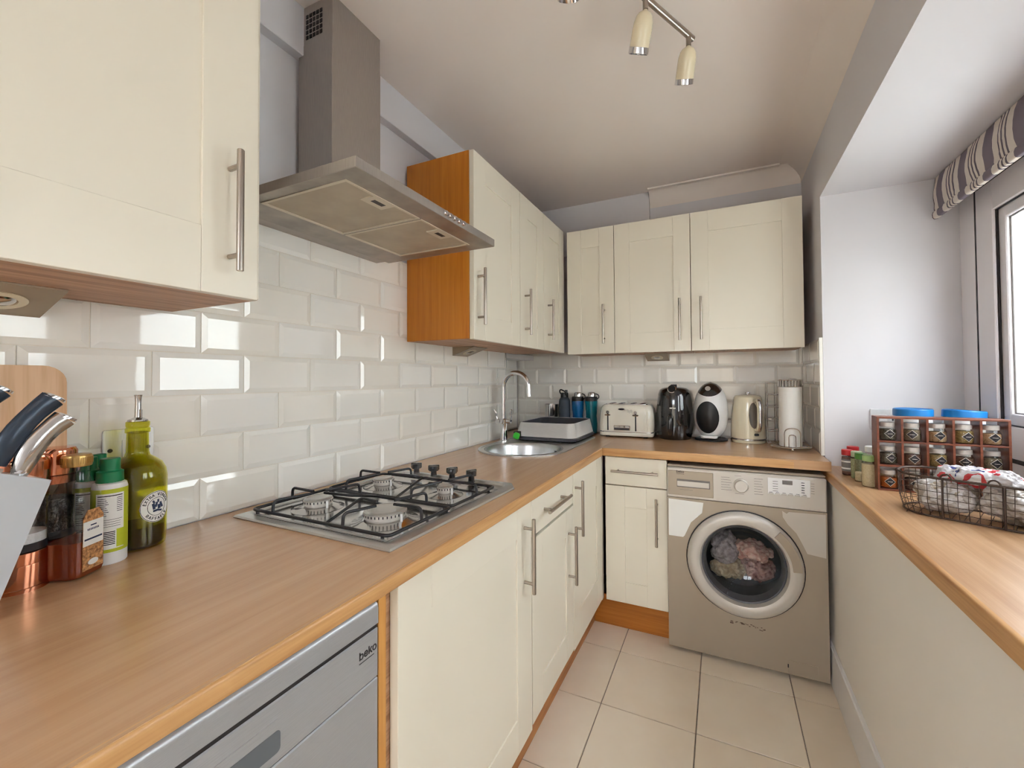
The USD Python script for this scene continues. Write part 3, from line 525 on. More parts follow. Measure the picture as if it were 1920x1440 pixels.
def grate(y0, y1, bs):
    xa, xb = .088, .535
    fr = bend([(xa, y0, Zg), (xb, y0-.004, Zg), (xb+.004, y1-.004, Zg), (xa+.008, y1, Zg)], .012)
    m = [tube(bend([(xa, (y0+y1)/2, Zg), (xa, y0, Zg), (xb, y0-.004, Zg), (xb+.004, y1-.004, Zg), (xa+.008, y1, Zg), (xa+.004, (y0+y1)/2+.001, Zg)], .014), .0040, 8, closed=False)]
    for (x, y, r) in bs:
        for (dx, dy, ex, ey) in ((0, -1, x, y0), (0, 1, x, y1), ):
            m.append(tube(bend([(x+.03*dy, ey, Zg), (x+.03*dy, ey-dy*.002, Zt), (x+.004*dy, y+dy*r*.55, Zt)], .012), .0036, 8))
        sx = xa if x < .3 else xb
        m.append(tube(bend([(sx, y+.004, Zg), (sx+(.002 if sx < x else -.002), y+.004, Zt), (x+(-1 if sx < x else 1)*r*.55, y, Zt)], .012), .0036, 8))
        ix = .318; m.append(tube(bend([(ix+(-.03 if x < ix else .03), y1 if x < ix else y0, Zg), (ix+(-.022 if x < ix else .022), (y+.012), Zt-.001), (x+(1 if x < ix else -1)*r*.6, y+.002, Zt)], .014), .0036, 8))
    for px_ in (xa+.02, xb-.02):
        for py_ in (y0, y1): m.append(rod((px_, py_, W+.0065), (px_, py_, Zg), .004, 8))
    return cat(*m)
obj('pan_support', grate(.681, .897, BUR[:2]), M['iron'], hob, smooth=50, world=True)
obj('pan_support', grate(.907, 1.122, BUR[2:]), M['iron'], hob, smooth=50, world=True)
for k in range(4):
    x, y = .178+.081*k, 1.2-.008*k
    kn = obj('control_knob', [lathe([(.0125, .0), (.0105, .003), (.0095, .017), (.0165, .019), (.017, .034), (.015, .0365), (.001, .037)], 24, (x, y, W+.0094)), turn(box(x-.0185, x+.0185, y-.004, y+.004, W+.030, W+.0475, .0015), .5+.2*k, Z3, (x, y, 0))], M['gloss'], hob, smooth=35, world=True)

# ---------------------------------------------------------------- sink, tap, drainer
sk = thing('kitchen_sink', 'round stainless steel sink bowl with drainer let into the worktop', 'sink', (SX, 2.05, W))
out = shapely.Point(SX, SY).buffer(.222, 32).union(Polygon([(SX-.222, SY), (SX+.222, SY), (SX+.222, 2.42), (SX-.222, 2.42)])).buffer(-.06).buffer(.06).buffer(.0)
dk = out.difference(shapely.Point(SX, SY).buffer(.186, 32))
obj('deck', [move(extr(dk, .003), 0, 0, W+.0003), move(extr(dk.difference(out.buffer(-.012)), .003), 0, 0, W+.0023)], M['steel'], sk, smooth=30, world=True)
bw = [(.194, .0034), (.187, .0036), (.182, .0), (.176, -.02), (.168, -.09), (.15, -.13), (.11, -.145), (.03, -.15), (.001, -.15)]
obj('bowl', lathe(bw, 56, (SX, SY, W), (False, False)), M['bowl'], sk, smooth=60, world=True)
ov = [place(box(-.004+dx, .004+dx, -.013, .013, 0, .002, .001), (SX+.174*math.cos(.75), SY+.174*math.sin(.75), W-.035), (-math.sin(.75), math.cos(.75), 0), Z3, (-math.cos(.75), -math.sin(.75), 0)) for dx in (-.022, -.010, .010, .022)]
obj('overflow', ov, M['gasket'], sk, world=True)
obj('waste', lathe([(.042, -.1495), (.042, -.147), (.03, -.1475), (.001, -.149)], 28, (SX, SY, W), (False, False)), M['chrome'], sk, smooth=40, world=True)
for k in range(7): obj('drainer_rib', tube([(SX-.15+.05*k, 2.13, W+.0045), (SX-.15+.05*k, 2.37, W+.0045)], .003, 6), M['steel'], sk, smooth=40, world=True)
tp = thing('mixer_tap', 'chrome swan-neck mixer tap with two levers beside the sink', 'tap', (.075, 2.055, W+.0033))
obj('body', lathe([(.026, 0), (.026, .006), (.020, .009), (.0195, .095), (.022, .098), (.022, .118), (.014, .124), (.0135, .14)], 28), M['chrome'], tp, smooth=35)
ar = [(0, 0, .13), (0, 0, .27)]+[(.078-.078*math.cos(a), -.01*math.sin(a/2), .295+.078*math.sin(a)) for a in np.linspace(0, math.radians(172), 18)]+[(.158, -.012, .262), (.161, -.012, .245)]
obj('spout', tube(ar, [.0125]*(len(ar)-2)+[.0125, .0135], 16), M['chrome'], tp, smooth=50)
for s, yy in ((-1, 0), (1, 0)):
    obj('lever', [rod((s*.02, 0, .108), (s*.044, 0, .108), .013, 16), tube(bend([(s*.036, 0, .108), (s*.046, -.002, .135), (s*.044, -.006, .152), (s*.054, -.012, .172)], .02), [.006]*(len(bend([(0,0,0),(1,0,0),(1,1,0),(2,2,0)], .02))-1)+[.004], 10)], M['chrome'], tp, smooth=50)
dr_ = thing('dish_drainer', 'brushed steel and grey dish drainer standing on the sink drainer', 'dish rack', (.275, 2.31, W+.006))
B_, T_ = rr(.352, .385, .045, 6, (.29, 2.292)), rr(.325, .375, .045, 6, (.272, 2.348))
def lv(A, Bq, t, d=0.):
    q = A*(1-t)+Bq*t; c_ = q.mean(0); q = q.copy(); q[:, :2] = c_[:2]+(q[:, :2]-c_[:2])*(1-d/.19); return q
def zz(q, z): q = q.copy(); q[:, 2] = W+z; return q
obj('steel_band', loft([zz(lv(B_, T_, 0), .028), zz(lv(B_, T_, 0, -.001), .03), zz(lv(B_, T_, 1), .097), zz(lv(B_, T_, 1, .001), .0985), zz(lv(B_, T_, 1, .003), .097), zz(lv(B_, T_, .9, .003), .09)], (False, False)), M['band'], dr_, smooth=35, world=True)
obj('tray', loft([zz(lv(B_, T_, 0, .008), .0065), zz(lv(B_, T_, 0, -.007), .012), zz(lv(B_, T_, 0, -.007), .024), zz(lv(B_, T_, 0, .002), .0285), zz(lv(B_, T_, 1, .0045), .096), zz(lv(B_, T_, 1, .007), .096), zz(lv(B_, T_, .3, .012), .035), zz(lv(B_, T_, .3, .1), .034)], (True, True)), M['dgrey'], dr_, smooth=35, world=True)
for k in range(5): obj('plate_slot', tube(bend([(.15+.035*k, 2.2, W+.034), (.15+.035*k, 2.2, W+.06), (.15+.035*k, 2.23, W+.06), (.15+.035*k, 2.23, W+.034)], .01), .003, 6), M['dgrey'], dr_, smooth=40, world=True)
br = thing('washing_up_brush', 'bright green scrubber lying beside the tap', 'brush', (.152, 2.045, W+.0205))
obj('head', turn(rbox(.034, .03, .034, .012, .010, 5), .3, (0,1,0)), M['brightgreen'], br, smooth=50)
obj('sponge', rbox(.03, .04, .028, .005, .004, 3, (-.006, .034, .008)), M['ink'], br, smooth=40)

# things behind the drainer
t = thing('steel_tumbler', 'polished steel tumbler behind the dish drainer', 'cup', (.147, 2.592, W))
obj('cup', lathe([(.034, 0), (.036, .002), (.045, .176), (.046, .177), (.044, .176), (.035, .006), (.001, .005)], 32, cap=(True, False)), M['polished'], t, smooth=40)
t = thing('glass_jug', 'clear glass jug in the corner behind the tap', 'jug', (.03, 2.56, W))
obj('vessel', lathe([(.048, 0), (.052, .004), (.056, .10), (.05, .19), (.054, .235)], 28, cap=(True, False)), M['jugg'], t, smooth=50)
t = thing('water_bottle', 'slate grey metal water bottle with a black loop cap', 'bottle', (.238, 2.588, W))
obj('body', lathe([(.034, 0), (.036, .003), (.036, .196), (.034, .208), (.026, .220), (.023, .223)], 28), M['slate'], t, smooth=45)
cp_ = obj('cap', lathe([(.0245, .222), (.0245, .248), (.022, .252), (.001, .2525)], 24), M['black'], t, smooth=40)
obj('carry_loop', tube(bend([(.024, -.018, .232), (.012, -.022, .262), (-.02, -.018, .274), (-.03, -.01, .262), (-.02, -.012, .244)], .012), .0042, 8), M['black'], cp_, smooth=50); obj('spout', lathe([(.009, .252), (.009, .27), (.001, .271)], 14, (.012, 0, 0)), M['dgrey'], cp_, smooth=40)
def plastic_bottle(label, x, m):
    t = thing('water_bottle', label, 'bottle', (x, 2.59, W))
    obj('body', lathe([(.032, 0), (.036, .004), (.037, .06), (.033, .11), (.037, .16), (.039, .2), (.035, .207)], 28), M[m], t, smooth=50)
    c_ = obj('collar', lathe([(.0385, .2), (.0385, .224), (.034, .229), (.001, .2295)], 28), M['black'], t, smooth=35)
    obj('spout_cap', lathe([(.026, .229), (.025, .25), (.02, .256), (.001, .2565)], 20, (.004, 0, 0)), M['polished'], c_, smooth=40)
    obj('strap', tube(bend([(.038, 0, .213), (.05, 0, .222), (.048, 0, .24), (.02, 0, .25)], .01), .003, 6), M['black'], c_, smooth=40)
plastic_bottle('royal blue plastic sports bottle, middle of the three', .327, 'blueb'); plastic_bottle('teal plastic sports bottle nearest the toaster', .416, 'tealb')

# ---------------------------------------------------------------- small appliances
t = thing('toaster', 'cream four-slice toaster with ribbed sides', 'toaster', (.656, 2.533, W))
for sx in (-1, 1):
    for sy in (-1, 1): obj('foot', lathe([(.012, 0), (.011, .009)], 12, (sx*.11, sy*.05, 0)), M['black'], t)
obj('base', rbox(.312, .166, .022, .03, .006, 5, (0, 0, .008)), M['creamw'], t, smooth=40); obj('chrome_band', rbox(.306, .160, .006, .03, .001, 5, (0, 0, .0295)), M['chrome'], t, smooth=40)
tb = loft([rr(w_, d_, r, 6, (0, 0), z) for w_, d_, r, z in ((.312, .166, .035, .035), (.318, .17, .04, .07), (.314, .168, .045, .13), (.30, .16, .045, .165), (.282, .148, .045, .182), (.258, .132, .04, .190))])
obj('body', tb, M['creamw'], t, smooth=50)
rib = []
for k in range(11):
    for s in (-1, 1):
        x = s*(.106+.0048*k)
        y = -.0838 if k < 5 else -.0838+.0016*(k-4)**2
        if k < 9: rib.append(tube([(x, y+.0006, .045), (x*1.004, y-.0008, .075), (x*.995, y+.0006, .13), (x*.985, y+.005, .15)], .0016, 6))
for m_ in rib: obj('rib', m_, M['creamw'], t, smooth=50)
tt = obj('top_plate', rbox(.245, .122, .006, .03, .002, 5, (0, 0, .188)), M['chrome'], t, smooth=40)
for x in (-.088, -.034, .034, .088): obj('bread_slot', rbox(.022, .105, .0016, .006, .0004, 3, (x, 0, .1935)), M['ink'], tt)
for x in (-.10, .06):
    sl = obj('lever_slot', box(x-.0035, x+.0035, -.0866, -.08, .04, .152, .001), M['ink'], t)
    obj('lever', [box(x-.017, x+.017, -.098, -.086, .126, .134, .003), rod((x, -.085, .146), (x, -.094, .146), .009, 14)], M['polished'], sl, smooth=30)
bp = obj('button_panel', box(-.066, .028, -.0875, -.08, .042, .07, .002), M['polished'], t)
for x in (-.05, -.019, .012): obj('button', box(x-.012, x+.012, -.0895, -.086, .058, .067, .001), M['silverl'], bp)
obj('dial_strip', box(-.062, .024, -.0885, -.086, .045, .055, .001), M['ink'], bp)
obj('badge', place(lathe([(.014, 0), (.014, .0015)], 24), (-.021, -.0835, .164), UX*1.3, (0, .35, .4), NY), M['ink'], t)
obj('script_print', [place(tube([(.006*k, .004*math.sin(k*2.1), 0) for k in range(6)], .0006, 5), (.012, -.0832, .158-.006*j), UX, Z3, NY) for j in range(3)], M['greyprint'], t)

t = thing('air_fryer', 'glossy black air fryer between toaster and coffee machine', 'air fryer', (.9185, 2.535, W))
UsdGeom.Xformable(t).AddScaleOp().Set(Gf.Vec3f(.945, .945, 1.))
obj('body', lathe([(.088, 0), (.094, .004), (.102, .04), (.1055, .10), (.1045, .16), (.099, .215), (.094, .245)], 48), M['gloss'], t, smooth=50)
ld = obj('lid', lathe([(.0945, .2445), (.0925, .255), (.085, .275), (.07, .286), (.04, .292), (.001, .293)], 48, cap=(False, False)), M['gloss'], t, smooth=50)
obj('timer_dial', place(lathe([(.021, 0), (.021, .012), (.018, .016), (.001, .0165)], 28), (-.006, -.074, .279), UX, (0, .55, .83), (0, -.83, .55)), M['black'], ld, smooth=40)
obj('dial_ring', place(lathe([(.0255, 0), (.0255, .004), (.0212, .005)], 28, cap=(False, False)), (-.006, -.074, .279), UX, (0, .55, .83), (0, -.83, .55)), M['chrome'], ld, smooth=40)
obj('rear_knob', lathe([(.018, .288), (.018, .304), (.016, .306), (.001, .3065)], 20, (.0, -.02, 0)), M['black'], ld, smooth=40)
dq = obj('drawer', [lathe([(.1035, .03), (.1068, .06), (.1075, .10), (.1068, .145), (.1055, .1465)], 48, cap=(False, False))], M['gloss'], t, smooth=50)
obj('drawer_handle', [tube(bend([(-.012, -.098, .135), (-.012, -.145, .13), (-.012, -.15, .06), (-.012, -.128, .04)], .02), [.013, .014, .015, .015, .015, .016, .016, .016, .015, .015, .014, .013][:12], 12)], M['gloss'], dq, smooth=50)
obj('logo', wrap(box(-.017, .017, .174, .180, -.0006, .0004), .1038), M['paper'], t)

# coffee machine: an egg with an oval opening
def bo(op, a, b): return getattr(trimesh.boolean, op)([a, b], engine='manifold')
def egg(s=1., n=64):
    P = []
    for q in np.linspace(0.0, 1, 34):
        k = abs((q-.47)/(.47 if q < .47 else .53)); P.append((max(.0868*(1-k**2.35)**.52, .001)*s, .160+(q-.5)*.315*s))
    P[0] = (.045*s, P[0][1]+.004); return lathe(P, n)
def ecyl(cx, cz, rx, rz, y0, y1, n=48):
    a = np.linspace(0, 2*PI, n, endpoint=False)
    return loft([np.stack([cx+rx*np.cos(a), np.full(n, y), cz+rz*np.sin(a)], 1) for y in (y1, y0)])
t = thing('coffee_machine', 'white egg-shaped pod coffee machine with a black opening', 'coffee machine', (1.108, 2.54, W))
obj('base', lathe([(.07, 0), (.084, .002), (.084, .009), (.07, .013)], 40), M['black'], t, smooth=35)
E1 = egg(1.); E1.merge_vertices(); E2 = egg(.93); E2.merge_vertices()
try:
    sh = bo('difference', bo('difference', E1, ecyl(-.016, .129, .058, .087, -.2, .0)), E2)
    vs = bo('difference', bo('intersection', (lambda m: (m.apply_translation([0, 0, -.158]), m.apply_scale(1.008), m.apply_translation([0, 0, .158]), m)[3])(E1.copy()), ecyl(-.008, .292, .068, .050, -.2, .03)), E2)
except Exception as e:
    sh, vs = E1, None
obj('shell', sh, M['white'], t, smooth=35); 
if vs is not None:
    v_ = obj('visor', vs, M['gloss'], t, smooth=35); obj('emblem', place(lathe([(.014, 0), (.014, .001)], 20), (-.012, -.0605, .2845), UX, (0, .5, .86), (0, -.86, .5)), M['silverl'], v_)
obj('cavity', E2, M['black'], t, smooth=50); obj('drip_tray', [rbox(.084, .05, .012, .02, .004, 5, (-.008, -.075, .020)), box(-.05, .034, -.098, -.07, .0305, .034, .001)], M['white'], t, smooth=35)

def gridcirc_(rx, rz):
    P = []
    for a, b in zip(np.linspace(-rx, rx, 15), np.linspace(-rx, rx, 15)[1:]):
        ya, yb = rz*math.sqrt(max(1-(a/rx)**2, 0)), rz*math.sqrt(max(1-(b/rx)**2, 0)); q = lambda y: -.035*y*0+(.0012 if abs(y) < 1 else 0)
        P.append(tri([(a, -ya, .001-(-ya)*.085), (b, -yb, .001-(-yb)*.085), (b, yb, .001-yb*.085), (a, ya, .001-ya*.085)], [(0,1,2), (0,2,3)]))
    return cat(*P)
t = thing('kettle', 'cream kettle with a chrome-lined handle', 'kettle', (1.289, 2.54, W))
obj('power_base', lathe([(.078, 0), (.082, .003), (.082, .012), (.078, .015)], 40), M['creamg'], t, smooth=35)
obj('chrome_ring', lathe([(.079, .015), (.083, .017), (.083, .023), (.08, .024)], 40), M['chrome'], t, smooth=35)
obj('body', lathe([(.083, .024), (.084, .03), (.082, .08), (.077, .15), (.070, .21), (.066, .236), (.062, .241)], 44), M['creamg'], t, smooth=45)
l_ = obj('lid', lathe([(.0635, .2405), (.058, .247), (.03, .252), (.001, .2525)], 40, cap=(False, False)), M['creamg'], t, smooth=45); obj('lid_knob', lathe([(.006, .25), (.006, .256), (.013, .259), (.012, .264), (.001, .266)], 20), M['chrome'], l_, smooth=45)
an = math.radians(-66); dv = np.array([math.cos(an), math.sin(an), 0])
hpts = bend([dv*.066+[0,0,.220], dv*.104+[0,0,.224], dv*.112+[0,0,.19], dv*.112+[0,0,.105], dv*.10+[0,0,.070], dv*.08+[0,0,.074]], .035)
h_ = obj('handle', tube(hpts, .0095, 12), M['creamg'], t, smooth=50); obj('handle_trim', tube([p+dv*.003+np.array([.004, 0, 0]) for p in hpts], .0095, 12), M['chrome'], h_, smooth=50)
obj('switch', place(rbox(.022, .012, .008, .005, .002, 4), dv*.082+np.array([0,0,.048]), (-dv[1], dv[0], 0), Z3, dv), M['ink'], t, smooth=40)
_el = gridcirc_(.023, .066); obj('handle_well', turn(wrap(move(_el, 0, .146, 0), .0785), an+PI/2-.12, Z3), M['grip'], h_)  # grey oval on the body paints the shade seen inside the handle
sd = np.array([math.cos(an+PI), math.sin(an+PI), 0]); obj('spout', loft([[sd*.062+np.array([0,0,.236])+np.array([-sd[1], sd[0], 0])*.02*math.cos(a)+np.array([0,0,1])*.012*math.sin(a) for a in np.linspace(0, 2*PI, 16, endpoint=False)], [sd*.086+np.array([0,0,.236])+np.array([-sd[1], sd[0], 0])*.008*math.cos(a)+np.array([0,0,1])*.005*math.sin(a) for a in np.linspace(0, 2*PI, 16, endpoint=False)]]), M['creamg'], t, smooth=40)

t = thing('kitchen_roll_holder', 'chrome wire holder for the kitchen roll', 'holder', (1.458, 2.345, W))
obj('base_ring', [tube([(.082*math.cos(a), .06*math.sin(a), .014) for a in np.linspace(0, 2*PI, 36, endpoint=False)], .0028, 6, closed=True), tube([(-.082, 0, .014), (.082, 0, .014)], .0025, 6), tube([(0, -.06, .014), (0, .06, .014)], .0025, 6)], M['chromew'], t, smooth=50)
for a in (-PI/2, PI/6, 5*PI/6): obj('foot', move(trimesh.creation.icosphere(2, .006), .082*math.cos(a), .06*math.sin(a), .0065), M['chromew'], t, smooth=True)
obj('front_arch', [tube(bend([(-w_, -.055, .014), (-w_, -.055, h_), (w_, -.055, h_), (w_, -.055, .014)], w_*1.5, 9), .0022, 6) for w_, h_ in ((.032, .105), (.014, .075))], M['chromew'], t, smooth=50)
obj('pole', rod((0, 0, .014), (0, 0, .335), .005, 10), M['chromew'], t, smooth=50)
obj('crown', [tube([(.047*math.cos(a), .047*math.sin(a), .298), (.047*math.cos(a), .047*math.sin(a), .328)], .0038, 6) for a in np.linspace(0, 2*PI, 22, endpoint=False)]+[tube([(.047*math.cos(a), .047*math.sin(a), .3285) for a in np.linspace(0, 2*PI, 28, endpoint=False)], .003, 6, closed=True)], M['chromew'], t, smooth=50)
obj('side_wire', [tube(bend([(.05, .03, .014), (.056, .02, .3), (.03, .0, .334), (0, 0, .334)], .02), .0025, 6)], M['chromew'], t, smooth=50)
t = thing('kitchen_roll', 'roll of white kitchen paper on the chrome holder', 'kitchen roll', (1.458, 2.345, W+.0175))
obj('paper', lathe([(.021, .0), (.046, 0), (.0472, .002), (.0472, .276), (.046, .278), (.021, .278)], 40, cap=(False, False)), M['paper'], t, smooth=40); obj('core', lathe([(.0208, 0), (.0208, .278), (.019, .278), (.019, 0)], 24, cap=(False, False)), M['loaf'], t, smooth=40)
t = thing('wire_rack', 'tall chrome wire rack in the corner behind the kitchen roll', 'rack', (1.44, 2.56, W))
m = []
for x in (-.062, -.02, .022, .062):
    for y in (-.05, .05): m.append(rod((x, y, 0), (x, y, .315), .0022, 6))
for z in np.linspace(.004, .314, 6):
    m += [tube([(-.062, -.05, z), (.062, -.05, z), (.062, .05, z), (-.062, .05, z)], .0022, 6, closed=True)]+[rod((-.062+.0155*k, -.05, z), (-.062+.0155*k, .05, z), .0012, 5) for k in range(9)]
obj('frame', cat(*m), M['chromew'], t, smooth=50)

# ---------------------------------------------------------------- things by the knife block
t = thing('chopping_board', 'wooden chopping board leaning on the tiles behind the knife block', 'chopping board', (.022, .22, W))
pg = Polygon(rr(.29, .372, .032, 6)[:, :2]+np.array([0, .186]))
bm = place(extr(pg, .018), (0, 0, 0), XP, Z3, NX); v = bm.vertices; 
obj('board', turn(bm, -.035, (0,1,0), (.018,0,0)), M['board'], t, smooth=35)
kb = thing('knife_block', 'pale grey slanted knife block at the left edge', 'knife block', (.177, .2, W))
obj('block', place(extr(Polygon([(-.10, 0), (.031, 0), (.089, .189), (-.035, .238)]), .08), (-.04, 0, 0), XP, Z3, NX), M['kblock'], kb)
kd = np.array([0, .5, .866]); kn_ = np.array([0, .866, -.5])
def knife(label, x, y, z, L, m, bolster):
    t = thing('kitchen_knife', label, 'knife', (x, y, W+z))
    P = [kd*L*q+kn_*(-.009*math.sin(q*PI*.9)+.004*q) for q in np.linspace(0, 1, 9)]
    R = [.0105, .0125, .0142, .0148, .0146, .0142, .0142, .0150, .0158]
    h = tube(P, R, 12); h.vertices[:, 0] *= .62
    obj('handle', h, M[m], t, smooth=50)
    e = tube([P[-1], P[-1]+kd*.004, P[-1]+kd*.006], [.0159, .0152, .010], 12); e.vertices[:, 0] *= .62
    obj('end_cap', e, M['chrome'], t, smooth=50)
    if bolster:
        q = tube([P[0]-kd*.014, P[0]-kd*.004, P[0]+kd*.004], [.006, .0095, .0097], 12); q.vertices[:, 0] *= .75; obj('bolster', q, M['chrome'], t, smooth=50)
    obj('blade', place(box(-.001, .001, -.010, .010, -.06, -.002), (0,0,0), (1,0,0), kn_, kd), M['polished'], t)
knife('large dark blue kitchen knife handle with a chrome end in the knife block', .19, .240, .218, .112, 'khandle', False)
knife('silver-handled kitchen knife, front one in the knife block', .195, .262, .203, .092, 'polished', True)
knife('topmost kitchen knife in the block, only its chrome end in view', .16, .19, .23, .116, 'khandle', False)
def mill(label, x, y, r, h, fill):
    t = thing('pepper_mill', label, 'mill', (x, y, W))
    obj('base', [lathe([(r, 0), (r, .006), (r-.001, .007), (r-.001, .042), (r-.0015, .043), (r-.001, .044), (r-.001, .062), (r-.004, .064)], 40)], M['copper'], t, smooth=35)
    obj('grinder_ring', lathe([(r-.003, .064), (r-.003, .076)], 32), M['gasket'], t, smooth=35)
    obj('contents', lathe([(r-.0042, .0765), (r-.0042, .132), (r-.012, .135), (.001, .133)] if fill == 'pepper' else [(r-.0042, .0765), (r-.0042, .092), (.001, .094)], 32), M[fill], t, smooth=35)
    obj('glass', lathe([(r-.002, .0762), (r-.002, h-.062), (r-.0035, h-.062), (r-.0035, .0765)], 40, cap=(False, False)), M['glass'], t, smooth=35)
    c_ = obj('cap', lathe([(r-.0035, h-.062), (r-.003, h-.048), (r-.0005, h-.046), (r, h-.006), (r-.003, h), (.001, h+.0005)], 40), M['copper'], t, smooth=35)
    obj('collar', lathe([(r-.002, h-.062), (r-.0018, h-.049)], 40, cap=(False, False)), M['copperd'], c_, smooth=35)
mill('copper salt mill with a clear body standing beside the syrup bottle', .104, .289, .033, .214, 'salt')
mill('copper pepper mill behind the salt mill, against the chopping board', .065, .338, .030, .222, 'pepper')

t = thing('syrup_bottle', 'square glass bottle with gold cap and amber syrup', 'bottle', (.123, .3485, W), math.radians(30))
UsdGeom.Xformable(t).AddScaleOp().Set(Gf.Vec3f(.93, .93, 1.))
def gl(d): return [rr(.056-2*d, .062-2*d, .012, 5, (0,0), z) for z in (.001+d, .004+d)]+[rr(.060-2*d, .066-2*d, .014, 5, (0,0), z) for z in (.010, .128)]+[rr(.055-2*d, .06-2*d, .02, 5, (0,0), .145), rr(.044-2*d, .046-2*d, .0215, 5, (0,0), .164), rr(.038-2*d, .038-2*d, .0189, 5, (0,0), .176), rr(.0375-2*d, .0375-2*d, .0185, 5, (0,0), .195)]
obj('glass', loft(gl(0), (True, False)), M['glass'], t, smooth=45)
obj('syrup', loft([rr(.054, .06, .012, 5, (0,0), z) for z in (.003,)]+[rr(.0585, .0645, .0135, 5, (0,0), z) for z in (.010, .064)]), M['honeyliq'], t, smooth=45)
c_ = obj('cap', lathe([(.0205, .192), (.0215, .194), (.0215, .209), (.0195, .2125), (.001, .213)], 40), M['gold'], t, smooth=35)
for k in range(0): pass
obj('cap_ribs', [turn(box(.0212, .0222, -.0006, .0006, .197, .208), a, Z3) for a in np.linspace(0, 2*PI, 44, endpoint=False)], M['gold'], c_, kind='stuff')
lp = Polygon([(-.021, .008), (.021, .008), (.021, .098), (.012, .112), (-.012, .112), (-.021, .098)])
lb = obj('label', place(extr(lp, .0005), (.0301, 0, .004), XP, Z3, NX), M['nuts'], t)
obj('label_panel', place(box(-.0205, .0205, .050, .092, 0, .0008), (.0301, 0, .004), XP, Z3, NX), M['paper'], lb)
obj('label_band', place(box(-.018, .018, .0595, .0625, 0, .001), (.0301, 0, .004), XP, Z3, NX), M['navy'], lb)
obj('label_print', [place(text('NUTS & SEEDS', .0038, .0003, True, True), (.0309, 0, .080), XP, Z3, NX), place(text('SYRUP', .003, .0003, False, True), (.0309, 0, .0735), XP, Z3, NX)] if 0 else [place(box(-.012+.003*k, -.0105+.003*k, .076, .0795, 0, .001), (.0301, 0, .004), XP, Z3, NX) for k in range(8)]+[place(box(-.006, .006, .0835, .0855, 0, .001), (.0301, 0, .004), XP, Z3, NX)], M['navy'], lb)
obj('oval_badge', place(lathe([(.009, 0), (.0085, .001)], 20), (.0304, .0, .024), np.array([0,1.2,0]), (0,0,.6), NX), M['paper'], lb)

def sweet_bottle(label, x, y, rz, s=1.):
    t = thing('squeeze_bottle', label, 'bottle', (x, y, W), rz)
    if s != 1: UsdGeom.Xformable(t).AddScaleOp().Set(Gf.Vec3f(s, s, 1.04))
    obj('body', lathe([(.0255, 0), (.027, .002), (.027, .136), (.025, .143), (.019, .146)], 36), M['white'], t, smooth=40)
    c_ = obj('cap', lathe([(.0205, .1445), (.021, .146), (.0205, .164), (.0165, .166), (.0155, .168), (.0155, .186), (.0145, .1875), (.001, .188)], 32), M['green'], t, smooth=35)
    lb = obj('label', wrap(box(0, .001, 0, .001, 0, .0003), .028) if 0 else lathe([(.02715, .022), (.0273, .0225), (.0273, .134), (.02715, .1345)], 36, cap=(False, False)), M['lime'], t, smooth=40)
    def strip(x0, x1, z0, z1, d=.0006): return wrap(cat(*[box(a, b, z0, z1, 0, d) for a, b in zip(np.linspace(x0, x1, 9), np.linspace(x0, x1, 9)[1:])]), .0271)
    obj('label_panel', strip(-.021, .022, .028, .127), M['paper'], lb)
    bars = [strip(-.018+.0, -.018+w_, z, z+.0009, .0009) for z, w_ in [(.118-.0034*k, .012+.006*((k*5) % 4)/4) for k in range(10)]]+[strip(.010, .019, .118-.0034*k, .1189-.0034*k, .0009) for k in range(8)]+[strip(-.018, .019, .122, .1236, .0009), strip(-.018, .019, .080, .0806, .0009)]
    bars += [strip(-.018, .008, .036+.0031*k, .0375+.0031*k, .0009) for k in range(8)]+[strip(-.017, .016, .068+.004*k, .0686+.004*k, .0009) for k in range(3)]
    obj('label_print', bars, M['ink'], lb)
    obj('label_flash', [strip(.010, .0222, .030, .062, .001)], M['lime'], lb)
sweet_bottle('white bottle with green cap and lime label in front of the oil bottle', .1005, .402, math.radians(70), .95)
sweet_bottle('green-capped bottle behind the syrup bottle, left of two', .050, .390, math.radians(60), .79)
sweet_bottle('green-capped bottle nearest the wall, under the socket', .0195, .416, math.radians(60), .68)

t = thing('olive_oil_bottle', 'green glass olive oil bottle with a steel pourer and round seal', 'bottle', (.060, .4605, W))
UsdGeom.Xformable(t).AddScaleOp().Set(Gf.Vec3f(.94, .94, 1.))
pf = [(.043, .0), (.049, .004), (.0505, .02), (.0515, .12), (.0515, .142), (.049, .158), (.042, .172), (.030, .182), (.0215, .188), (.0195, .196), (.0185, .235), (.0185, .237)]
obj('glass', lathe(pf, 48, cap=(True, False)), M['olive'], t, smooth=50)
obj('inner_glass', lathe([(r-.003, z+(.003 if z < .01 else 0)) for r, z in pf], 48, cap=(True, False)), M['olivein'] if 0 else M['olive'], t, smooth=50)
obj('oil', lathe([(.040, .004), (.0465, .010), (.0475, .046), (.001, .0465)], 40), M['oil'], t, smooth=40)
obj('lip', lathe([(.0185, .234), (.0215, .236), (.0215, .244), (.019, .246), (.0205, .25), (.0205, .257), (.018, .259)], 32, cap=(False, False)), M['olive'], t, smooth=40)
po = obj('pourer', lathe([(.0175, .2575), (.0175, .262), (.012, .264), (.0065, .267), (.006, .272), (.0055, .298), (.0062, .309), (.0075, .313), (.0062, .3135)], 24), M['polished'], t, smooth=45)
obj('breather', rod((.009, .002, .262), (.0085, .002, .283), .0018, 8), M['polished'], po)
def on_bottle(m, R=.0516): return turn(wrap(m, R), math.radians(106), Z3)
def disc(r, d, z=.085, n=40): return move(lathe([(r, 0), (r, d)], n), 0, z, 0)
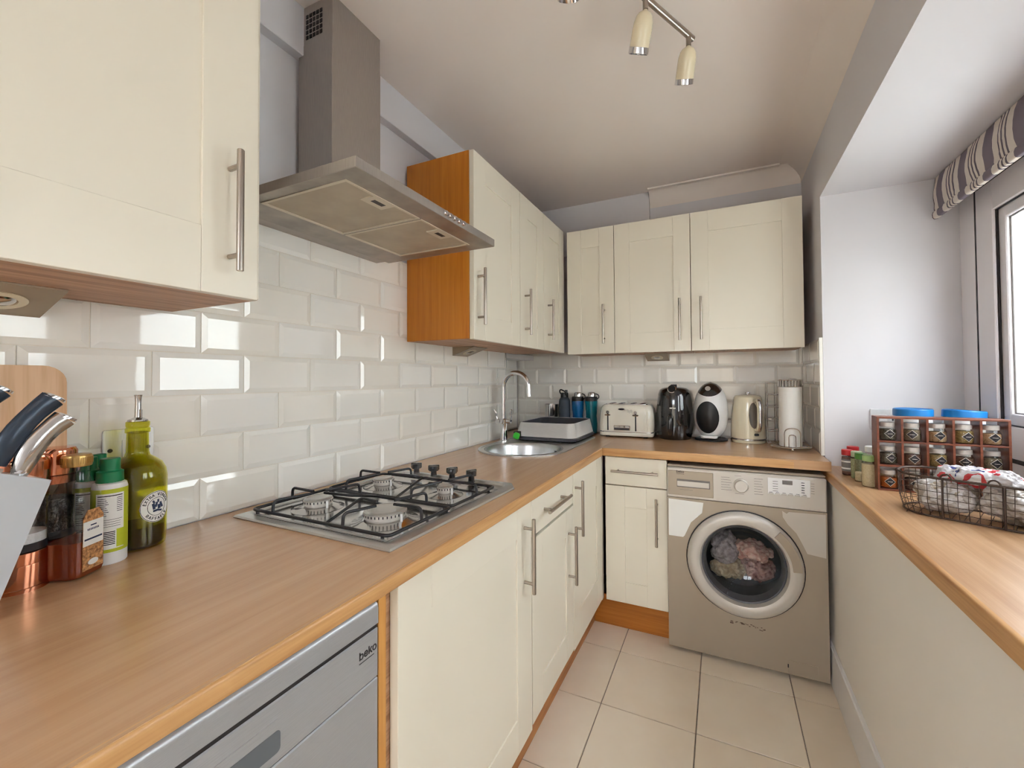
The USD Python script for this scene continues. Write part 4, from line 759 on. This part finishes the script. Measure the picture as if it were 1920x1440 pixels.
def gridcirc(r, z, d):
    """a disc cut into strips so that it bends smoothly"""
    P = []
    for a, b in zip(np.linspace(-r, r, 25), np.linspace(-r, r, 25)[1:]):
        ya, yb = math.sqrt(max(r*r-a*a, 0)), math.sqrt(max(r*r-b*b, 0))
        P.append(tri([(a, z-ya, d), (b, z-yb, d), (b, z+yb, d), (a, z+ya, d), (a, z-ya, 0), (b, z-yb, 0), (b, z+yb, 0), (a, z+ya, 0)], [(0,1,2), (0,2,3), (0,4,5), (0,5,1), (3,2,6), (3,6,7)]))
    return cat(*P)
sl = obj('seal', on_bottle(gridcirc(.0315, .085, .0006)), M['paper'], t)
def ring_(r, w_, z=.085, d=.001): return cat(*[turn(box(r-w_, r, -r*.07, r*.07, 0, d), a, Z3) for a in np.linspace(0, 2*PI, 48, endpoint=False)])
obj('seal_ring', [on_bottle(move(ring_(.0305, .0009), 0, .085, 0)), on_bottle(move(ring_(.0185, .0008), 0, .085, 0))], M['ink'], sl)
def arc_text(s_, R, a0, step, h, flip=False):
    out = []
    for i, ch in enumerate(s_):
        if ch == ' ': continue
        m = text(ch, h, .001, True, True); a = a0-step*i if not flip else a0+step*i
        m = move(m, 0, R if not flip else -R-h, 0); out.append(turn(m, a, Z3))
    return cat(*out)
obj('seal_lettering', on_bottle(move(cat(arc_text('EXTRA VIRGIN', .0215, 1.25, .228, .0056), arc_text('RAFFAELE', .0215, -.85, .245, .0056, True)), 0, .085, 0)), M['ink'], sl)
rg = np.random.default_rng(5)
obj('seal_figure', on_bottle(move(cat(*[move(turn(box(-a, a, -b, b, 0, .0011), c_, Z3), x, y, 0) for a, b, c_, x, y in [(.0025, .006, .2, -.007, .001), (.0022, .005, -.3, -.002, .004), (.003, .0045, .1, .004, -.001), (.0022, .006, .4, .009, .002), (.005, .002, .1, -.003, -.008), (.004, .0018, -.2, .006, -.009), (.0018, .003, 0, .002, .011), (.0018, .003, .5, -.007, .010)]]), 0, .085, 0)), M['navy'], sl)

def socket(label, o, u, n_, w=.086, h=.086, knob=True):
    t = thing('wall_socket', label, 'socket', o)
    pm = lambda m: place(m, (0,0,0), u, Z3, n_)
    obj('plate', pm(move(rbox(w, h, .006, .004, .0015, 3), 0, 0, 0)), M['band'], t, smooth=35)
    obj('switch_insert', pm(rbox(.026, .04, .009, .002, .001, 3)), M['white'], t, smooth=35)
    for s in (-1, 1): obj('screw', pm(lathe([(.0042, .006), (.004, .0072), (.001, .0073)], 14, (s*.032, 0, 0))), M['gasket'], t)
socket('brushed steel switch plate on the tiles behind the oil bottle', (.0005, .469, W+.197), XP, NX)
socket('steel socket on the window reveal behind the spice rack', (1.768, YR-.0003, W+.165), UX, NY)

# ---------------------------------------------------------------- window ledge
ZL = W-.0388
rk = thing('spice_rack', 'small dark wooden spice rack with three rows of jars', 'rack', (1.638, 1.79, ZL), -.028)
RW, RH = .0635, .08
for k in range(4): obj('shelf', box(0, 5*RW+.006, 0, .062, k*RH, k*RH+.006, .0008) if k else box(0, 5*RW+.006, 0, .062, 0, .006, .0008), M['rackwood'], rk)
for k in range(6):
    obj('upright', box(k*RW, k*RW+.006, .0004, .0616, .0055, 3*RH+.0005), M['rackwood'], rk)
for k in range(3): obj('back_rail', box(.006, 5*RW, .056, .0615, k*RH+.052, k*RH+.062), M['rackwood'], rk)
def local(o, rz, p): c_, s_ = math.cos(rz), math.sin(rz); return (o[0]+p[0]*c_-p[1]*s_, o[1]+p[0]*s_+p[1]*c_, o[2]+p[2])
names = ['first', 'second', 'third', 'fourth', 'fifth']; rowname = ['bottom', 'middle', 'top']
fills = {(2,0): 4, (2,1): 0, (2,2): 1, (2,3): 2, (2,4): 1, (1,0): 4, (1,1): 3, (1,2): 2, (1,3): 3, (1,4): 0, (0,0): 5, (0,1): 3, (0,2): 4, (0,4): 2}
for (r0, c0), fi in fills.items():
    lab = 'small glass spice jar, %s from left in the %s row of the rack' % (names[c0], rowname[r0])
    if r0 == 0 and c0 == 0: lab = 'spice jar of orange powder at bottom left of the rack'
    t = thing('spice_jar', lab, 'jar', local((1.638, 1.79, ZL), -.028, (.0345+c0*RW, .029, r0*RH+.0063)), rng.uniform(-.25, .15), group='spice jars in the wooden rack')
    obj('glass', lathe([(.021, 0), (.0238, .003), (.0250, .012), (.0242, .034), (.020, .043), (.0185, .047)], 24, cap=(True, False)), M['jarg'], t, smooth=50)
    hh = (.038, .034, .04, .036, .037, .035)[fi]
    obj('spice', lathe([(.020, .002), (.0226, .004), (.0237, .012), (.0230, hh-.002), (.021, hh), (.001, hh+.001)], 20), M['herb'][fi], t, smooth=50)
    obj('lid', lathe([(.0195, .0455), (.0205, .0465), (.0205, .059), (.019, .0605), (.001, .061)], 28), M['silverl'], t, smooth=40)
    lb = obj('label', wrap(tri([(-.0155, .023, 0), (0, .0075, .0008), (.0155, .023, 0), (0, .0385, .0008), (0, .023, .001)], [(0,1,4), (1,2,4), (2,3,4), (3,0,4)]), .0251), M['ink'], t)
    dq = [np.array(p) for p in ((-.0155, .023), (0, .0075), (.0155, .023), (0, .0385))]; st = []
    for i in range(4):
        a, b = dq[i], dq[(i+1) % 4]; st.append(tri([(*(a*1.0), .0012), (*(b*1.0), .0012), (*((b-[0, .023])*.86+[0, .023]), .0016), (*((a-[0, .023])*.86+[0, .023]), .0016)], [(0,1,2), (0,2,3)]))
    obj('label_border', wrap(cat(*st), .0253), M['silverl'], lb)
    obj('label_print', wrap(box(-.006, .006, .0222, .0238, .0012, .002), .0251), M['silverl'], lb)
def shaker_jar(label, x, y, r, h, capm, capr, fillm, fh, slim=False):
    t = thing('spice_shaker', label, 'jar', (x, y, ZL))
    obj('jar', lathe([(r-.002, 0), (r, .003), (r, h-.028), (r-.004, h-.021), (capr-.001, h-.0205)], 28, cap=(True, False)), M['jarg'], t, smooth=45)
    obj('contents', lathe([(r-.003, .0015), (r-.0012, .004), (r-.0012, fh), (.001, fh+.001)], 24), M[fillm], t, smooth=45)
    obj('cap', lathe([(capr, h-.021), (capr, h-.002), (capr-.002, h), (.001, h)], 28), M[capm], t, smooth=35)
    return t
t = shaker_jar('slim spice shaker with a red cap, leftmost on the window ledge', 1.605, 2.02, .0185, .098, 'red', .0185, 'spice_b', .07)
obj('label', lathe([(.0187, .016), (.0187, .062)], 28, cap=(False, False)), M['greyprint'], t, smooth=45); obj('label_print', [lathe([(.0189, z), (.0189, z+.006)], 28, cap=(False, False)) for z in (.024, .05)], M['paper'], t, smooth=45)
t = shaker_jar('spice jar of dried herbs behind the green-capped one', 1.622, 1.965, .0195, .101, 'capa', .018, 'spice_h', .074)
t = shaker_jar('spice jar with a leaf green cap and a little pale powder', 1.623, 1.915, .0195, .102, 'capb', .0185, 'spice_g', .032)
t = shaker_jar('spice jar full of garlic powder next to the rack', 1.626, 1.84, .0205, .108, 'capc', .018, 'spice_g', .078)
t = shaker_jar('white-capped jar behind the spice jars', 1.672, 1.985, .02, .12, 'white', .02, 'spice_g', .07)
t = shaker_jar('orange-capped spice jar at the back of the ledge', 1.638, 2.085, .02, .103, 'red', .02, 'spice_b', .07)
for lab, x, y, rz, tip in (('tub with a bright blue lid behind the spice rack, left', 1.809, 2.03, 0, 0), ('tub with a bright blue lid behind the spice rack, right', 1.925, 1.995, .3, .06)):
    t = thing('food_tub', lab, 'tub', (x, y, ZL), rz)
    q = obj('tub', turn(lathe([(.046, 0), (.05, .003), (.054, .232), (.052, .236)], 36), tip, (0,1,0)), M['white'], t, smooth=40)
    obj('tub_label', turn(lathe([(.0525, .06), (.0545, .215)], 36, cap=(False, False)), tip, (0,1,0)), M['paper'], q, smooth=40)
    obj('lid', turn(lathe([(.056, .234), (.0575, .236), (.0575, .258), (.055, .2615), (.052, .259), (.001, .259)], 40), tip, (0,1,0)), M['bluelid'], t, smooth=35)

bo_, brz = (1.60, 1.532, ZL), -math.atan2(.466, .885)
bk = thing('wire_basket', 'dark wire basket with rounded ends holding bread bags', 'basket', bo_, brz)
BWD, BDP, BH = .35, .17, .108
def bring(z): 
    k = .93+.07*min(1, z/.05); return rr(BWD*k, BDP*k, .078*k, 9, (BWD/2, BDP/2), z)
obj('rim', [tube(bring(BH), .0032, 8, closed=True), tube(bring(.0035), .0026, 8, closed=True)], M['wire'], bk, smooth=50)
ws = [tube(bring(z), .0008, 5, closed=True) for z in np.linspace(.02, .088, 5)]
top, low, mid = bring(BH), bring(.0035), bring(.04)
def along(R, k, n):
    L = np.r_[0, np.cumsum(np.linalg.norm(np.diff(np.vstack([R, R[:1]]), axis=0), axis=1))]; t_ = L[-1]*k/n
    i = min(np.searchsorted(L, t_, 'right')-1, len(R)-1); f = (t_-L[i])/(L[i+1]-L[i]); return R[i]*(1-f)+R[(i+1) % len(R)]*f
NV = 46
ws += [tube([along(low, k, NV), along(mid, k, NV), along(top, k, NV)], .0008, 5) for k in range(NV)]
ws += [tube([(x, BDP*.05, .003), (x, BDP*.95, .003)], .0008, 5) for x in np.linspace(.03, BWD-.03, 14)]
obj('mesh', ws, M['wire'], bk, smooth=50, kind='stuff')
for x in (.105, .215): obj('stay', tube([(x, .0, .0035), (x, -.004, .03), (x, -.002, BH)], .0026, 6), M['wire'], bk, smooth=50)
for x in (.112, .198): obj('rim_loop', tube([(x+.011*math.cos(a), -.001, BH+.013*math.sin(a)) for a in np.linspace(0, PI, 10)], .0022, 6), M['wire'], bk, smooth=50)
def bag(label, p, size, m, seed, rz, name='bread_bag'):
    t = thing(name, label, 'bag', local(bo_, brz, p), brz+rz)
    b = trimesh.creation.icosphere(5, 1.); v = b.vertices.copy(); v = np.sign(v)*np.abs(v)**.75; b.vertices = v*np.array(size)
    b = noisy(b, .014, 18, seed); b = crumple(b, .0042, 26, seed+2); b = crumple(b, .0016, 80, seed+3)
    obj('film', b, M[m], t, smooth=True); return t
bag('clear bag of bread rolls in the left of the wire basket', (.098, .08, .05), (.056, .046, .033), 'bag2', 2, .2)
bag('white and red printed bread bag on top at the back of the basket', (.165, .10, .106), (.078, .040, .017), 'bag1', 5, -.05)
bag('crumpled clear bread bag in the middle of the basket', (.222, .08, .052), (.046, .046, .033), 'bag2', 9, -.3)
t = thing('bread_roll', 'brown bread roll at the right of the wire basket', 'bread', local(bo_, brz, (.305, .085, .032)), 0)
b = trimesh.creation.icosphere(4, 1.); b.vertices *= np.array([.028, .04, .026]); obj('crust', noisy(b, .004, 50, 4), M['loaf'], t, smooth=True)

# roman blind over the window
SP = .158
n = {'g': ('geometry', {}), 's': ('separate_xyz', {}), 'a': ('math', {'math_type': 'add', 'value2': 20*SP-1.955+SP/2}), 'd': ('math', {'math_type': 'divide', 'value2': SP}), 'f': ('math', {'math_type': 'fraction'}),
     'nz': ('noise_texture', {'scale': 9., 'detail': 1.}), 'wz': ('math', {'math_type': 'multiply_add', 'value2': .09, 'value3': -.045}), 'w2': ('math', {'math_type': 'add'}),
     'r': ('rgb_ramp', {'ramp': [(0, lin((112,100,106))), (.025, lin((232,220,208))), (.098, lin((112,100,106))), (.148, lin((232,220,208))), (.35, lin((132,120,128))), (.65, lin((232,220,208))), (.852, lin((112,100,106))), (.902, lin((232,220,208))), (.975, lin((112,100,106)))], 'interpolate': False}),
     'p': ('principled_bsdf', {'roughness': .9}), 'tr': ('translucent_bsdf', {}), 'm': ('mix_closure', {'fac': .12})}
M['stripe'] = mat('striped_blind', n, [('g.position','s.vector'), ('s.y','a.value1'), ('a.value','d.value1'), ('g.position','nz.vector'), ('nz.fac','wz.value1'), ('d.value','w2.value1'), ('wz.value','w2.value2'), ('w2.value','f.value1'), ('f.value','r.fac'), ('r.color','p.base_color'), ('r.color','tr.color'), ('p.BSDF','m.closure1'), ('tr.BSDF','m.closure2')], surface='m.closure')
bl = thing('roman_blind', 'grey and cream striped roman blind gathered above the window', 'blind', (1.97, 1.3, W+1.131))
fx = [(2.005, 1.1305), (1.948, 1.1305), (1.941, 1.124), (1.935, 1.10), (1.930, 1.07), (1.929, 1.045), (1.932, 1.018), (1.935, .998), (1.937, .992), (1.955, .990), (1.985, 1.04)]
def wavy(prof, y0, y1, n=60):
    R = []
    for i, y in enumerate(np.linspace(y0, y1, n)):
        w_ = .0025*math.sin(y*31)+.0015*math.sin(y*77+1); R.append([(x-(w_ if 1.0 < z < 1.11 else 0), y, W+z) for x, z in prof])
    return loft(R)
obj('fabric', wavy(fx, .14, 2.175), M['stripe'], bl, smooth=50, world=True)
hm = [(1.937, .9935), (1.932, .990), (1.929, .980), (1.930, .969), (1.933, .9635), (1.937, .962), (1.946, .9625), (1.949, .97), (1.949, .985)]
obj('hem_fold', wavy(hm, .14, 2.176), M['stripe'], bl, smooth=50, world=True)
obj('head_rail', box(1.955, 2.004, -.5, 2.17, W+1.112, W+1.1306, .002) if 0 else box(2.004, 2.0185, .14, 2.178, W+1.09, W+1.1306, .002), M['upvc'], bl, world=True)
